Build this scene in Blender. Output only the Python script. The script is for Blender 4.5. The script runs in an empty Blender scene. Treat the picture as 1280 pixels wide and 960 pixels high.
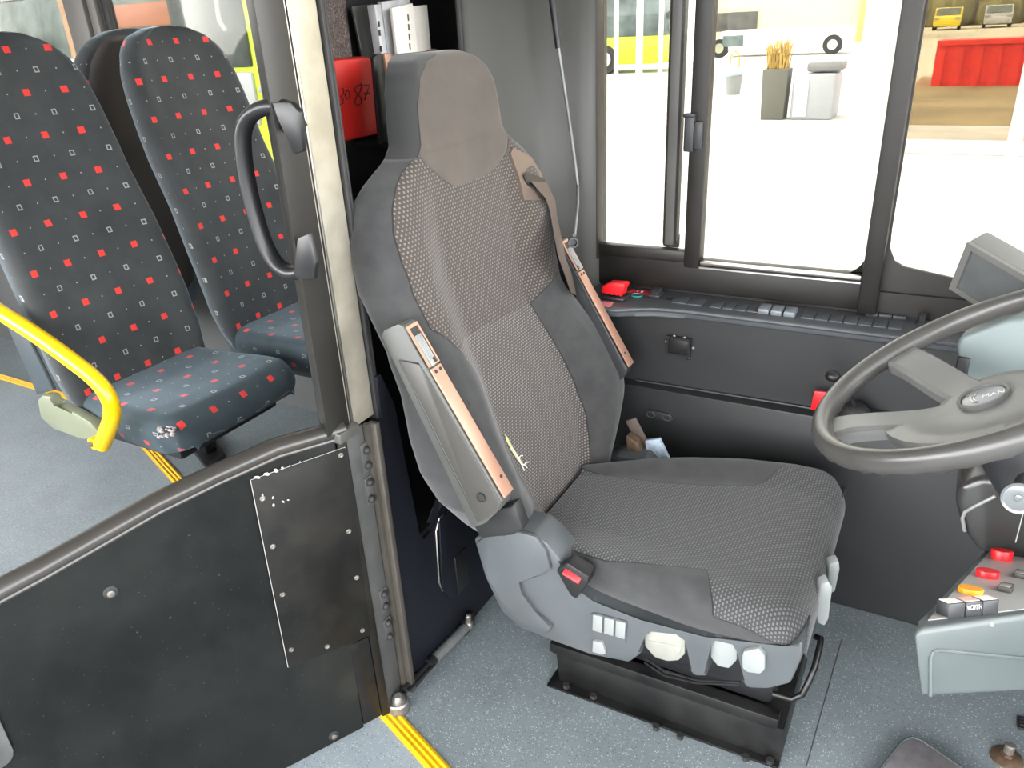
import bpy, bmesh, math, random
import numpy as np
from mathutils import Vector, Matrix

random.seed(4)
S = bpy.context.scene
COL = S.collection
V = Vector
PI = math.pi

# ------------------------------------------------------------------ camera
CAM = np.array([0.0, 0.0, 1.40])
FPX = 965.0                      # focal length in pixels of a 1280 x 960 frame
RC = np.array([[0.87564727, 0.48038791, -0.04969214],
               [0.16316391, -0.39110786, -0.90576607],
               [-0.45455405, 0.78502363, -0.4208545]])   # world -> (right, down, forward)


def _ray(u, v):
    return RC.T @ np.array([u - 640.0, v - 480.0, FPX])


def PZ(u, v, z):                 # a sight line met with the level plane z
    r = _ray(u, v)
    return V(CAM + (z - CAM[2]) / r[2] * r)


def PY(u, v, y):                 # ... with the lengthwise plane y
    r = _ray(u, v)
    return V(CAM + (y - CAM[1]) / r[1] * r)


def PX(u, v, x):                 # ... with the crosswise plane x
    r = _ray(u, v)
    return V(CAM + (x - CAM[0]) / r[0] * r)


def PP(u, v, p0, n):             # ... with any plane
    r = _ray(u, v)
    t = np.dot(np.array(p0) - CAM, np.array(n)) / np.dot(r, np.array(n))
    return V(CAM + t * r)


cam_data = bpy.data.cameras.new('camera')
cam = bpy.data.objects.new('camera', cam_data)
COL.objects.link(cam)
m3 = Matrix(((RC[0][0], -RC[1][0], -RC[2][0]), (RC[0][1], -RC[1][1], -RC[2][1]), (RC[0][2], -RC[1][2], -RC[2][2])))
cam.matrix_world = Matrix.Translation(V(CAM)) @ m3.to_4x4()
cam_data.sensor_fit = 'HORIZONTAL'
cam_data.sensor_width = 36.0
cam_data.lens = FPX * 36.0 / 1280.0
cam_data.clip_start = 0.02
cam_data.clip_end = 300
S.camera = cam

S.view_settings.view_transform = 'Standard'
S.view_settings.look = 'None'
S.view_settings.gamma = 1.0
S.view_settings.use_curve_mapping = False
S.view_settings.exposure = EXPOSURE = 0.0
S.cycles.use_denoising = True
S.cycles.max_bounces = 8
S.cycles.diffuse_bounces = 4
S.cycles.glossy_bounces = 3
S.cycles.transparent_max_bounces = 12
S.cycles.sample_clamp_indirect = 6.0
S.cycles.caustics_reflective = False
S.cycles.caustics_refractive = False

# --------------------------------------------------------------- materials


class E:
    """a socket that can be added, multiplied ... : shorthand for math nodes"""

    def __init__(s, nt, sock):
        s.nt, s.s = nt, sock

    def op(s, kind, *others, clamp=False):
        n = s.nt.nodes.new('ShaderNodeMath')
        n.operation = kind
        n.use_clamp = clamp
        for i, o in enumerate((s,) + others):
            if isinstance(o, E):
                s.nt.links.new(o.s, n.inputs[i])
            else:
                n.inputs[i].default_value = o
        return E(s.nt, n.outputs[0])

    def __add__(s, o): return s.op('ADD', o)
    def __sub__(s, o): return s.op('SUBTRACT', o)
    def __mul__(s, o): return s.op('MULTIPLY', o)
    def __truediv__(s, o): return s.op('DIVIDE', o)
    def fract(s): return s.op('FRACT')
    def floor(s): return s.op('FLOOR')
    def abs(s): return s.op('ABSOLUTE')
    def gt(s, o): return s.op('GREATER_THAN', o)
    def lt(s, o): return s.op('LESS_THAN', o)
    def max(s, o): return s.op('MAXIMUM', o)
    def min(s, o): return s.op('MINIMUM', o)
    def mod(s, o): return s.op('FLOORED_MODULO', o)


class Mat:
    def __init__(s, name, color=(.5, .5, .5), rough=.5, metal=0.0, spec=.5):
        s.m = bpy.data.materials.new(name)
        s.m.use_nodes = True
        s.nt = s.m.node_tree
        s.b = s.nt.nodes['Principled BSDF']
        s.out = s.nt.nodes['Material Output']
        s.set(color, rough, metal, spec)

    def set(s, color, rough, metal=0.0, spec=.5):
        s.b.inputs['Base Color'].default_value = (*color, 1)
        s.b.inputs['Roughness'].default_value = rough
        s.b.inputs['Metallic'].default_value = metal
        s.b.inputs['Specular IOR Level'].default_value = spec

    def node(s, t, **kw):
        n = s.nt.nodes.new(t)
        for k, v in kw.items():
            setattr(n, k, v)
        return n

    def link(s, a, b):
        s.nt.links.new(a.s if isinstance(a, E) else a, b)

    def obj(s):
        if not hasattr(s, '_o'):
            s._o = s.node('ShaderNodeTexCoord').outputs['Object']
        return s._o

    def pos(s):
        if not hasattr(s, '_p'):
            s._p = s.node('ShaderNodeNewGeometry').outputs['Position']
        return s._p

    def uv(s):
        n = s.node('ShaderNodeUVMap')
        x = s.node('ShaderNodeSeparateXYZ')
        s.link(n.outputs[0], x.inputs[0])
        return E(s.nt, x.outputs[0]), E(s.nt, x.outputs[1])

    def attr(s, name):
        n = s.node('ShaderNodeAttribute')
        n.attribute_name = name
        return E(s.nt, n.outputs['Fac'])

    def noise(s, scale, detail=3, rough=.55, vec=None, dist=0):
        n = s.node('ShaderNodeTexNoise')
        n.inputs['Scale'].default_value = scale
        n.inputs['Detail'].default_value = detail
        n.inputs['Roughness'].default_value = rough
        n.inputs['Distortion'].default_value = dist
        s.link(vec if vec is not None else s.obj(), n.inputs['Vector'])
        return E(s.nt, n.outputs['Fac'])

    def voro(s, scale, vec=None, feature='F1', out='Distance'):
        n = s.node('ShaderNodeTexVoronoi', feature=feature)
        n.inputs['Scale'].default_value = scale
        s.link(vec if vec is not None else s.obj(), n.inputs['Vector'])
        return n.outputs[out]

    def ramp(s, fac, stops):
        n = s.node('ShaderNodeValToRGB')
        el = n.color_ramp.elements
        while len(el) < len(stops):
            el.new(.5)
        for e, (p, c) in zip(el, stops):
            e.position = p
            e.color = (*c, 1) if len(c) == 3 else c
        s.link(fac, n.inputs[0])
        return n.outputs[0]

    def mix(s, fac, a, b):
        n = s.node('ShaderNodeMix', data_type='RGBA')
        for v, i in ((fac, 0), (a, 6), (b, 7)):
            if isinstance(v, (E, bpy.types.NodeSocket)):
                s.link(v, n.inputs[i])
            elif i == 0:
                n.inputs[0].default_value = v
            else:
                n.inputs[i].default_value = (*v, 1)
        return n.outputs[2]

    def color(s, sock):
        s.link(sock, s.b.inputs['Base Color'])
        return s

    def rough(s, sock):
        s.link(sock, s.b.inputs['Roughness'])
        return s

    def bump(s, h, strength=.3, dist=.002):
        n = s.node('ShaderNodeBump')
        n.inputs['Strength'].default_value = strength
        n.inputs['Distance'].default_value = dist
        s.link(h, n.inputs['Height'])
        s.link(n.outputs[0], s.b.inputs['Normal'])
        return s


def plain(name, color, rough=.5, metal=0.0, spec=.5, var=.12, scale=9, bump=0.0, bscale=500):
    m = Mat(name, color, rough, metal, spec)
    if var:
        n = m.noise(scale, 4)
        lo = tuple(c * (1 - var) for c in color)
        hi = tuple(min(1, c * (1 + var)) for c in color)
        m.color(m.ramp(n, [(.3, lo), (.7, hi)]))
        m.rough((n * .18 + (rough - .09)).max(.03))
    if bump:
        m.bump(m.noise(bscale, 2), bump, .001)
    return m.m


def floor_mat(name, base):
    m = Mat(name, base, .42)
    p = m.pos()
    big = m.noise(5, 5, vec=p)
    c = m.ramp(big, [(.3, tuple(x * .86 for x in base)), (.7, tuple(x * 1.1 for x in base))])
    d = E(m.nt, m.voro(270, p))
    rnd = m.voro(270, p, out='Color')
    sx = m.node('ShaderNodeSeparateColor')
    m.link(rnd, sx.inputs[0])
    r1, r2 = E(m.nt, sx.outputs[0]), E(m.nt, sx.outputs[1])
    white = d.lt(.34) * r1.gt(.72)
    dark = d.lt(.36) * r1.lt(.22)
    c = m.mix(white * (r2 * .45 + .25), c, (.62, .66, .66))
    c = m.mix(dark * .7, c, tuple(x * .38 for x in base))
    m.color(c)
    m.rough(big * .2 + .33)
    return m.m


M = {}
M['floor_cab'] = floor_mat('vinyl_floor_shaded', (.175, .205, .217))  # same vinyl as the aisle, darkened to hold the shade of the cab
M['floor_aisle'] = floor_mat('vinyl_floor_lit', (.27, .31, .335))  # paler copy, the daylight by the doors put into its colour
M['yellow'] = plain('yellow_ribbed_trim', (.80, .47, .012), .38, var=.08)
M['yellow_rail'] = plain('yellow_powder_coat', (.86, .53, .004), .28, var=.03)
M['plastic'] = plain('grey_seat_plastic', (.070, .078, .083), .42, var=.08, bump=.12, bscale=900)
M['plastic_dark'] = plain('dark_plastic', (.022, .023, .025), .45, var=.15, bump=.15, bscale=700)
M['plastic_side'] = plain('wall_trim_plastic', (.016, .0163, .017), .50, var=.12, bump=.2, bscale=600)
M['shelf'] = plain('shelf_plastic', (.052, .057, .063), .46, var=.10, bump=.15, bscale=600)
M['black'] = plain('black_part', (.010, .010, .011), .40, var=.15)
M['rubber'] = plain('black_rubber', (.016, .016, .016), .62, var=.15)
M['pillar'] = plain('pillar_grey_trim', (.052, .051, .047), .55, var=.06, bump=.15, bscale=500)
M['frame'] = plain('window_frame_black', (.010, .0082, .0068), .48, var=.25, scale=14)
M['mullion'] = plain('grey_mullion', (.10, .095, .09), .5, var=.05)
M['alu'] = plain('aluminium', (.55, .53, .50), .32, 1.0, var=.06)
M['steel'] = plain('zinc_steel', (.30, .29, .27), .45, .85, var=.25, scale=40)
M['strut'] = plain('grey_strut_metal', (.20, .21, .21), .45, .5, var=.2, scale=30)
M['bolt'] = plain('worn_bolt', (.22, .20, .18), .42, .7, var=.3, scale=90)
M['grey_strip'] = plain('hinge_strip_grey', (.085, .086, .083), .5, .3, var=.14, scale=25)
M['trim_bronze'] = plain('satin_bronze_strip', (.42, .235, .165), .34, .35, var=.06)
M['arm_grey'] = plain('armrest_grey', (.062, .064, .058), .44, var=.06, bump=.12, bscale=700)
M['arm_inset'] = plain('armrest_inset', (.050, .047, .042), .42, var=.08)
M['light_plastic'] = plain('pale_grey_plastic', (.23, .245, .24), .40, var=.05)
M['cream_plastic'] = plain('worn_pale_lever', (.24, .24, .21), .42, var=.10, scale=30)
M['red'] = plain('red_plastic', (.72, .012, .018), .34, var=.05)
M['red_box'] = plain('red_painted_box', (.55, .022, .016), .42, var=.10)
M['red_label'] = plain('red_label', (.42, .02, .03), .5, var=.1, scale=60)
M['orange'] = plain('amber_button', (.85, .33, .01), .35, var=.04)
M['console'] = plain('console_grey_green', (.070, .083, .082), .42, var=.06, bump=.08, bscale=700)
M['cluster'] = plain('cluster_pale_grey', (.15, .18, .18), .45, var=.04)
M['wheel'] = plain('wheel_grey', (.125, .125, .12), .36, var=.08, bump=.2, bscale=800)
M['wheel_rim'] = plain('wheel_rim_worn', (.052, .050, .047), .30, var=.12, bump=.1, bscale=500)
M['monitor'] = plain('monitor_case', (.13, .128, .12), .42, var=.06)
M['paper'] = plain('paper', (.68, .64, .58), .7, var=.06, scale=20)
M['sleeve'] = plain('clear_sleeve', (.42, .42, .43), .18, var=.18, scale=25)
M['folder_dark'] = plain('dark_folder', (.022, .024, .022), .35, var=.2)
M['ink'] = plain('black_ink', (.01, .01, .01), .6, var=0)
M['white_print'] = plain('white_print', (.6, .6, .58), .6, var=0)
M['scuff'] = plain('bare_scuff', (.36, .35, .32), .6, var=.2, scale=200)
M['foam'] = plain('yellow_foam', (.42, .42, .22), .8, var=.25, scale=120)
M['belt'] = plain('seat_belt_web', (.085, .062, .052), .6, var=.08, scale=40)
M['olive'] = plain('olive_seat_trim', (.20, .215, .145), .45, var=.06)
M['shell'] = plain('brown_seat_shell', (.050, .044, .040), .42, var=.08)
M['seat_side'] = plain('blue_grey_seat_side', (.045, .058, .066), .55, var=.1)
M['pad_brown'] = plain('worn_pedal_pad', (.13, .12, .125), .55, var=.2, scale=40)
M['rust'] = plain('rusty_metal', (.13, .085, .055), .5, .5, var=.35, scale=60)
M['ceiling'] = plain('ceiling_panel', (.60, .60, .57), .6, var=.03)
M['wall_pale'] = plain('rear_wall_panel', (.09, .09, .088), .6, var=.04)
M['label_blue'] = plain('pale_blue_tag', (.38, .46, .54), .5, var=.25, scale=90)
M['teal'] = plain('teal_ring', (.03, .22, .20), .45, var=.05)
M['pink'] = plain('pink_label', (.62, .20, .22), .5, var=.04)
M['disc_clear'] = plain('clear_knob', (.13, .14, .145), .22, var=.06)

# brushed stainless post
m = Mat('stainless', (.62, .58, .49), .34, .55)
n = m.noise(18, 4)
m.rough(n * .2 + .28)
m.color(m.ramp(n, [(.35, (.36, .33, .26)), (.7, (.46, .425, .35))]))
M['stainless'] = m.m

# scuffed black paint of the half door
m = Mat('black_door_paint', (.014, .015, .015), .38, 0, .14)
n = m.noise(3.2, 6, .62)
f = m.noise(160, 2)
c = m.ramp(n, [(.35, (.006, .007, .007)), (.62, (.014, .015, .014)), (.8, (.030, .028, .024))])
m.color(m.mix(f.gt(.73) * .5, c, (.09, .09, .085)))
m.rough(n * .5 + .12)
M['door'] = m.m
m = Mat('black_plate_paint', (.012, .012, .012), .40, 0, .25)
n = m.noise(7, 6, .65)
f = m.noise(220, 3, .6)
c = m.ramp(n, [(.38, (.004, .004, .004)), (.66, (.013, .012, .010)), (.85, (.035, .030, .025))])
m.color(c)
m.rough(n * .4 + .22)
m.bump(f, .35, .001)
M['plate'] = m.m
m = Mat('black_base_paint', (.011, .011, .011), .32, 0, .35)
n = m.noise(9, 5, .6)
m.color(m.ramp(n, [(.4, (.005, .005, .005)), (.75, (.018, .018, .017))]))
m.rough(n * .4 + .14)
M['base'] = m.m
m = Mat('partition_black', (.012, .013, .018), .45, 0, .3)
f = m.noise(240, 2)
m.color(m.mix(f.gt(.745) * .6, (.007, .008, .012), (.13, .13, .14)))
M['partition'] = m.m
m = Mat('speckled_brown_lining', (.06, .045, .04), .8)
f = m.noise(330, 3)
m.color(m.ramp(f, [(.4, (.035, .026, .022)), (.62, (.12, .09, .08)), (.75, (.3, .26, .24))]))
M['lining'] = m.m

# plain smooth seat cloth with seams, and the woven panels (attributes: signed distances on the cover)


def seat_cloth(name, fine_attr=True):
    m = Mat(name, (.05, .05, .05), .85, spec=.25)
    u, v = m.uv()
    n = m.noise(26, 4)
    g = m.noise(1400, 2)
    plain_c = m.ramp(n, [(.3, (.029, .029, .030)), (.7, (.043, .043, .043))])

    def weave(px, py, duty):
        row = (v / py).floor()
        uu = (u / px + row * .5).fract()
        vv = (v / py).fract()
        d = (uu - .5).abs().lt(duty * .5) * (vv - .5).abs().lt(.24)
        return d
    w1 = weave(.0098, .0074, .42)
    w2 = weave(.0086, .0062, .55)
    sdw = m.attr('sd_weave')
    isw = sdw.gt(0.0)
    if fine_attr:
        fine = m.attr('sd_fine').gt(0.0)
    else:
        fine = m.attr('sd_weave') * 0.0 + 1.0
    if not fine_attr:
        w2 = w2 * .8
    c1 = m.mix(w1, (.044, .036, .031), (.145, .126, .110))
    c2 = m.mix(w2, (.050, .043, .040) if fine_attr else (.034, .034, .035), (.175, .160, .150) if fine_attr else (.125, .124, .124))
    cw = m.mix(fine, c1, c2)
    c = m.mix(isw, plain_c, cw)
    seam = sdw.abs().lt(.0014)
    seam2 = m.attr('sd_seam').abs().lt(.0011)
    c = m.mix(seam.max(seam2), c, (.012, .012, .012))
    m.color(c)
    h = (w1 * (fine * -1.0 + 1.0) + w2 * fine) * isw + g * .4
    m.bump(h - seam.max(seam2) * 2.0, .35, .0012)
    m.b.inputs['Sheen Weight'].default_value = .25
    m.b.inputs['Sheen Roughness'].default_value = .5
    return m.m


M['cloth_back'] = seat_cloth('driver_seat_cloth')
M['cloth_cushion'] = seat_cloth('driver_cushion_cloth', False)
m = Mat('headrest_cloth', (.06, .055, .052), .85, spec=.25)
n = m.noise(9, 5, .6)
hc = m.mix(m.attr('sd_front').gt(0.0), (.030, .030, .030), m.ramp(n, [(.3, (.058, .048, .040)), (.75, (.090, .073, .060))]))
m.color(m.mix(m.attr('sd_front').abs().lt(.0012), hc, (.015, .015, .015)))
m.bump(m.noise(1200, 2), .25, .001)
m.b.inputs['Sheen Weight'].default_value = .25
M['cloth_head'] = m.m

# passenger moquette: red squares, hollow white squares and dots on blue black
m = Mat('passenger_moquette', (.03, .035, .04), .85, spec=.25)
u, v = m.uv()
A, B = .100, .108
u = u + .03
v = v + .036
U = (u / A).fract()
Vv = (v / B).fract()
Uh = (u / A + .5).fract()


def boxmask(cu, cv, U_, hu, hv):
    return ((U_ - cu).abs().lt(hu / A)) * ((Vv - cv).abs().lt(hv / B))


red = boxmask(.5, .25, U, .0088, .0086)
wo = boxmask(.5, .75, Uh, .0066, .0074)
wi = boxmask(.5, .75, Uh, .0036, .0046)
d1 = boxmask(.5, .25, Uh, .0016, .0018)
d2 = boxmask(.5, .75, U, .0016, .0018)
n = m.noise(8, 5, .6)
c = m.ramp(n, [(.3, (.038, .041, .043)), (.7, (.058, .062, .063))])
c = m.mix(wo * (wi * -1.0 + 1.0), c, (.34, .34, .33))
c = m.mix(d1.max(d2), c, (.34, .34, .33))
c = m.mix(red, c, (.74, .055, .045))
m.color(c)
m.bump(m.noise(1300, 2), .3, .001)
m.b.inputs['Sheen Weight'].default_value = .5
m.b.inputs['Sheen Roughness'].default_value = .4
m.b.inputs['Sheen Tint'].default_value = (.55, .68, .78, 1)
M['moquette'] = m.m
m2 = m.m.copy()  # cushion copy, bluer and paler to carry the daylight from the door
m2.name = 'passenger_moquette_daylit'
for n_ in m2.node_tree.nodes:
    if n_.type == 'VALTORGB':
        n_.color_ramp.elements[0].color = (.036, .052, .060, 1)
        n_.color_ramp.elements[1].color = (.062, .084, .095, 1)
M['moquette_cushion'] = m2


def glass(name, tint=(1, 1, 1), refl=.05):
    m = Mat(name)
    tr = m.node('ShaderNodeBsdfTransparent')
    tr.inputs[0].default_value = (*tint, 1)
    gl = m.node('ShaderNodeBsdfGlossy')
    gl.inputs['Roughness'].default_value = .03
    mx = m.node('ShaderNodeMixShader')
    fr = m.node('ShaderNodeFresnel')
    fr.inputs['IOR'].default_value = 1.3
    m.link(E(m.nt, fr.outputs[0]) * .35, mx.inputs[0])
    m.link(tr.outputs[0], mx.inputs[1])
    m.link(gl.outputs[0], mx.inputs[2])
    m.link(mx.outputs[0], m.out.inputs[0])
    return m.m


M['glass'] = glass('window_glass', (.53, .525, .50))
M['glass_tint'] = glass('tinted_shelter_glass', (.72, .66, .54))
M['glass_dark'] = plain('dark_bus_glass', (.10, .13, .13), .08, var=.6, scale=1.2)
M['screen'] = plain('glossy_screen', (.10, .105, .105), .12, var=.2)

# ------------------------------------------------------------ mesh builder


class MB:
    def __init__(s):
        s.bm = bmesh.new()
        s.uvl = None

    def _fin(s, vs, bevel, seg, faces=None):
        if bevel:
            es = {e for v in vs for e in v.link_edges}
            bmesh.ops.bevel(s.bm, geom=list(es), offset=bevel, segments=seg, affect='EDGES', profile=.5, clamp_overlap=True)

    def box(s, c, size, rot=None, bevel=0.0, seg=2):
        mt = Matrix.Translation(V(c)) @ (rot.to_4x4() if rot is not None else Matrix.Identity(4)) @ Matrix.Diagonal((*size, 1))
        r = bmesh.ops.create_cube(s.bm, size=1.0, matrix=mt)
        s._fin(r['verts'], bevel, seg)
        return s

    def prism(s, pts, vec, bevel=0.0, seg=2):
        """closed outline (coplanar points) pushed along vec"""
        vec = V(vec)
        a = [s.bm.verts.new(V(p)) for p in pts]
        b = [s.bm.verts.new(V(p) + vec) for p in pts]
        n = len(pts)
        s.bm.faces.new(a)
        s.bm.faces.new(b[::-1])
        for i in range(n):
            s.bm.faces.new((a[i], b[i], b[(i + 1) % n], a[(i + 1) % n]))
        s._fin(a + b, bevel, seg)
        return s

    def ring(s, outer, inner, vec):
        """a flat frame: two outlines with the same number of points, pushed along vec"""
        vec = V(vec)
        n = len(outer)
        q = [[s.bm.verts.new(V(p)) for p in L] for L in (outer, inner, [V(p) + vec for p in outer], [V(p) + vec for p in inner])]
        for i in range(n):
            j = (i + 1) % n
            s.bm.faces.new((q[0][i], q[0][j], q[1][j], q[1][i]))
            s.bm.faces.new((q[2][i], q[3][i], q[3][j], q[2][j]))
            s.bm.faces.new((q[0][i], q[2][i], q[2][j], q[0][j]))
            s.bm.faces.new((q[1][i], q[1][j], q[3][j], q[3][i]))
        return s

    def tube(s, path, r, n=12, closed=False, flat=1.0, up=None, cap=True):
        P = [V(p) for p in path]
        k = len(P)
        rs = r if isinstance(r, (list, tuple)) else [r] * k
        rings = []
        prev = None
        for i in range(k):
            if closed:
                t = (P[(i + 1) % k] - P[i - 1]).normalized()
            else:
                t = (P[min(i + 1, k - 1)] - P[max(i - 1, 0)]).normalized()
            if prev is None:
                a = V(up) if up is not None else (V((0, 0, 1)) if abs(t.z) < .9 else V((1, 0, 0)))
            else:
                a = prev
            a = (a - t * a.dot(t)).normalized()
            prev = a
            b = t.cross(a)
            rings.append([s.bm.verts.new(P[i] + a * (math.cos(2 * PI * j / n) * rs[i]) + b * (math.sin(2 * PI * j / n) * rs[i] * flat)) for j in range(n)])
        s.stitch(rings, True, closed)
        if cap and not closed:
            s.bm.faces.new(rings[0][::-1])
            s.bm.faces.new(rings[-1])
        return s

    def stitch(s, rings, around=True, closed=False):
        k = len(rings)
        n = len(rings[0])
        for i in range(k if closed else k - 1):
            A, B = rings[i], rings[(i + 1) % k]
            for j in range(n if around else n - 1):
                s.bm.faces.new((A[j], A[(j + 1) % n], B[(j + 1) % n], B[j]))

    def cyl(s, p0, p1, r0, r1=None, n=20, bevel=0.0):
        p0, p1 = V(p0), V(p1)
        r1 = r0 if r1 is None else r1
        d = p1 - p0
        if bevel:
            t = d.normalized()
            return s.tube([p0, p0 + t * .0001, p0 + t * bevel, p1 - t * bevel, p1 - t * .0001, p1], [max(r0 - bevel, .0004), r0 - bevel * .8, r0, r1, r1 - bevel * .8, max(r1 - bevel, .0004)], n)
        return s.tube([p0, p1], [r0, r1], n)

    def lathe(s, o, ax, prof, n=24):
        """profile of (distance along ax, radius)"""
        o, ax = V(o), V(ax).normalized()
        pts = [o + ax * d for d, _ in prof]
        a = V((0, 0, 1)) if abs(ax.z) < .9 else V((1, 0, 0))
        a = (a - ax * a.dot(ax)).normalized()
        b = ax.cross(a)
        rings = [[s.bm.verts.new(p + (a * math.cos(2 * PI * j / n) + b * math.sin(2 * PI * j / n)) * max(r, .0003)) for j in range(n)] for p, (_, r) in zip(pts, prof)]
        s.stitch(rings)
        s.bm.faces.new(rings[0][::-1])
        s.bm.faces.new(rings[-1])
        return s

    def ball(s, c, r, scale=(1, 1, 1), rot=None, n=16):
        mt = Matrix.Translation(V(c)) @ (rot.to_4x4() if rot is not None else Matrix.Identity(4)) @ Matrix.Diagonal((r * scale[0], r * scale[1], r * scale[2], 1))
        bmesh.ops.create_uvsphere(s.bm, u_segments=n, v_segments=max(8, n // 2), radius=1.0, matrix=mt)
        return s

    def build(s, name, mat, parent=None, angle=38, subsurf=0):
        bmesh.ops.recalc_face_normals(s.bm, faces=s.bm.faces[:])
        off = LOC[parent] if parent is not None else V((0, 0, 0))
        ctr = V((0, 0, 0))
        if parent is None:
            xs = [v.co for v in s.bm.verts]
            ctr = V(((min(c.x for c in xs) + max(c.x for c in xs)) / 2, (min(c.y for c in xs) + max(c.y for c in xs)) / 2, min(c.z for c in xs)))
            off = ctr
        bmesh.ops.translate(s.bm, verts=s.bm.verts[:], vec=-off)
        me = bpy.data.meshes.new(name)
        s.bm.to_mesh(me)
        s.bm.free()
        return link(name, me, mat, parent, ctr, angle, subsurf)


LOC = {}


def link(name, me, mat, parent, ctr=V((0, 0, 0)), angle=38, subsurf=0):
    me.materials.append(mat)
    if angle is not None:
        me.polygons.foreach_set('use_smooth', [True] * len(me.polygons))
        me.set_sharp_from_angle(angle=math.radians(angle))
    o = bpy.data.objects.new(name, me)
    COL.objects.link(o)
    o.location = ctr
    LOC[o] = V(ctr) if parent is None else V(LOC[parent])
    if parent is not None:
        o.parent = parent
    if subsurf:
        md = o.modifiers.new('smooth', 'SUBSURF')
        md.levels = md.render_levels = subsurf
    return o


def tag(o, label, cat, group=None):
    o['label'] = label
    o['category'] = cat
    if group:
        o['group'] = group
    return o


def thing(name, label, cat, loc, group=None):
    o = bpy.data.objects.new(name, None)
    o.empty_display_size = .05
    COL.objects.link(o)
    o.location = loc
    LOC[o] = V(loc)
    return tag(o, label, cat, group)


def struct(o):
    o['kind'] = 'structure'
    return o


def copy_tree(o, loc=None, label=None, parent=None):
    c = o.copy()
    COL.objects.link(c)
    if parent is not None:
        c.parent = parent
    if loc is not None:
        c.location = loc
    LOC[c] = V(loc) if loc is not None else LOC[o]
    if label:
        c['label'] = label
    for ch in list(o.children):
        copy_tree(ch, None, None, c)
    return c


def text_mesh(name, body, size, origin, xdir, ydir, mat, parent, depth=.0006):
    cu = bpy.data.curves.new(name, 'FONT')
    cu.body = body
    cu.size = size
    cu.align_x = 'CENTER'
    cu.align_y = 'CENTER'
    cu.extrude = depth
    t = bpy.data.objects.new(name, cu)
    COL.objects.link(t)
    bpy.context.view_layer.update()
    me = bpy.data.meshes.new_from_object(t.evaluated_get(bpy.context.evaluated_depsgraph_get()))
    bpy.data.objects.remove(t)
    x, y = V(xdir).normalized(), V(ydir).normalized()
    z = x.cross(y)
    mt = Matrix(((x.x, y.x, z.x, origin[0]), (x.y, y.y, z.y, origin[1]), (x.z, y.z, z.z, origin[2]), (0, 0, 0, 1)))
    me.transform(mt)
    me.transform(Matrix.Translation(-LOC[parent]))
    return link(name, me, mat, parent, angle=None)


def interp(T, z):
    return float(np.interp(z, [t[0] for t in T], [t[1] for t in T]))


def sm(a, b, x):
    t = min(1, max(0, (x - a) / (b - a)))
    return t * t * (3 - 2 * t)


def sdpoly(p, poly):
    """signed distance to a closed outline, positive inside"""
    x, y = p
    d = 1e9
    ins = False
    n = len(poly)
    for i in range(n):
        x0, y0 = poly[i]
        x1, y1 = poly[(i + 1) % n]
        ex, ey = x1 - x0, y1 - y0
        t = max(0, min(1, ((x - x0) * ex + (y - y0) * ey) / (ex * ex + ey * ey + 1e-12)))
        d = min(d, math.hypot(x - x0 - t * ex, y - y0 - t * ey))
        if (y0 > y) != (y1 > y) and x < (x1 - x0) * (y - y0) / (y1 - y0) + x0:
            ins = not ins
    return d if ins else -d


def sdline(p, line):
    d = 1e9
    x, y = p
    for (x0, y0), (x1, y1) in zip(line, line[1:]):
        ex, ey = x1 - x0, y1 - y0
        t = max(0, min(1, ((x - x0) * ex + (y - y0) * ey) / (ex * ex + ey * ey + 1e-12)))
        d = min(d, math.hypot(x - x0 - t * ex, y - y0 - t * ey))
    return d


def loft(name, rows, mat, parent, uvrows=None, attrs=None, cap=(True, True), angle=60):
    """rows of closed cross sections (same count), with optional uv per point and point attributes"""
    k, n = len(rows), len(rows[0])
    off = LOC[parent]
    verts = [tuple(V(p) - off) for r in rows for p in r]
    faces = []
    for i in range(k - 1):
        for j in range(n):
            faces.append((i * n + j, i * n + (j + 1) % n, (i + 1) * n + (j + 1) % n, (i + 1) * n + j))
    if cap[0]:
        faces.append(tuple(range(n))[::-1])
    if cap[1]:
        faces.append(tuple((k - 1) * n + j for j in range(n)))
    me = bpy.data.meshes.new(name)
    me.from_pydata(verts, [], faces)
    me.update()
    if uvrows:
        uvl = me.uv_layers.new(name='UVMap')
        flat = [uv for r in uvrows for uv in r]
        for lp in me.loops:
            uvl.data[lp.index].uv = flat[lp.vertex_index]
    for an, vals in (attrs or {}).items():
        a = me.attributes.new(an, 'FLOAT', 'POINT')
        a.data.foreach_set('value', vals)
    bm = bmesh.new()
    bm.from_mesh(me)
    bmesh.ops.recalc_face_normals(bm, faces=bm.faces[:])
    bm.to_mesh(me)
    bm.free()
    return link(name, me, mat, parent, angle=angle)


def rrect(w, h, r, n=5):
    """rounded rectangle outline as 2-D points around the origin"""
    out = []
    for cx, cy, a0 in ((w / 2 - r, h / 2 - r, 0), (-w / 2 + r, h / 2 - r, 90), (-w / 2 + r, -h / 2 + r, 180), (w / 2 - r, -h / 2 + r, 270)):
        for i in range(n + 1):
            a = math.radians(a0 + 90 * i / n)
            out.append((cx + r * math.cos(a), cy + r * math.sin(a)))
    return out


def frame3(o, x, y):
    """helper that maps local (a, b, c) to the frame at o with axes x, y and x cross y"""
    o, x, y = V(o), V(x).normalized(), V(y)
    y = (y - x * y.dot(x)).normalized()
    z = x.cross(y)
    f = lambda a, b, c=0.0: o + x * a + y * b + z * c
    f.rot = Matrix((x, y, z)).transposed()
    f.x, f.y, f.z = x, y, z
    return f
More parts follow.
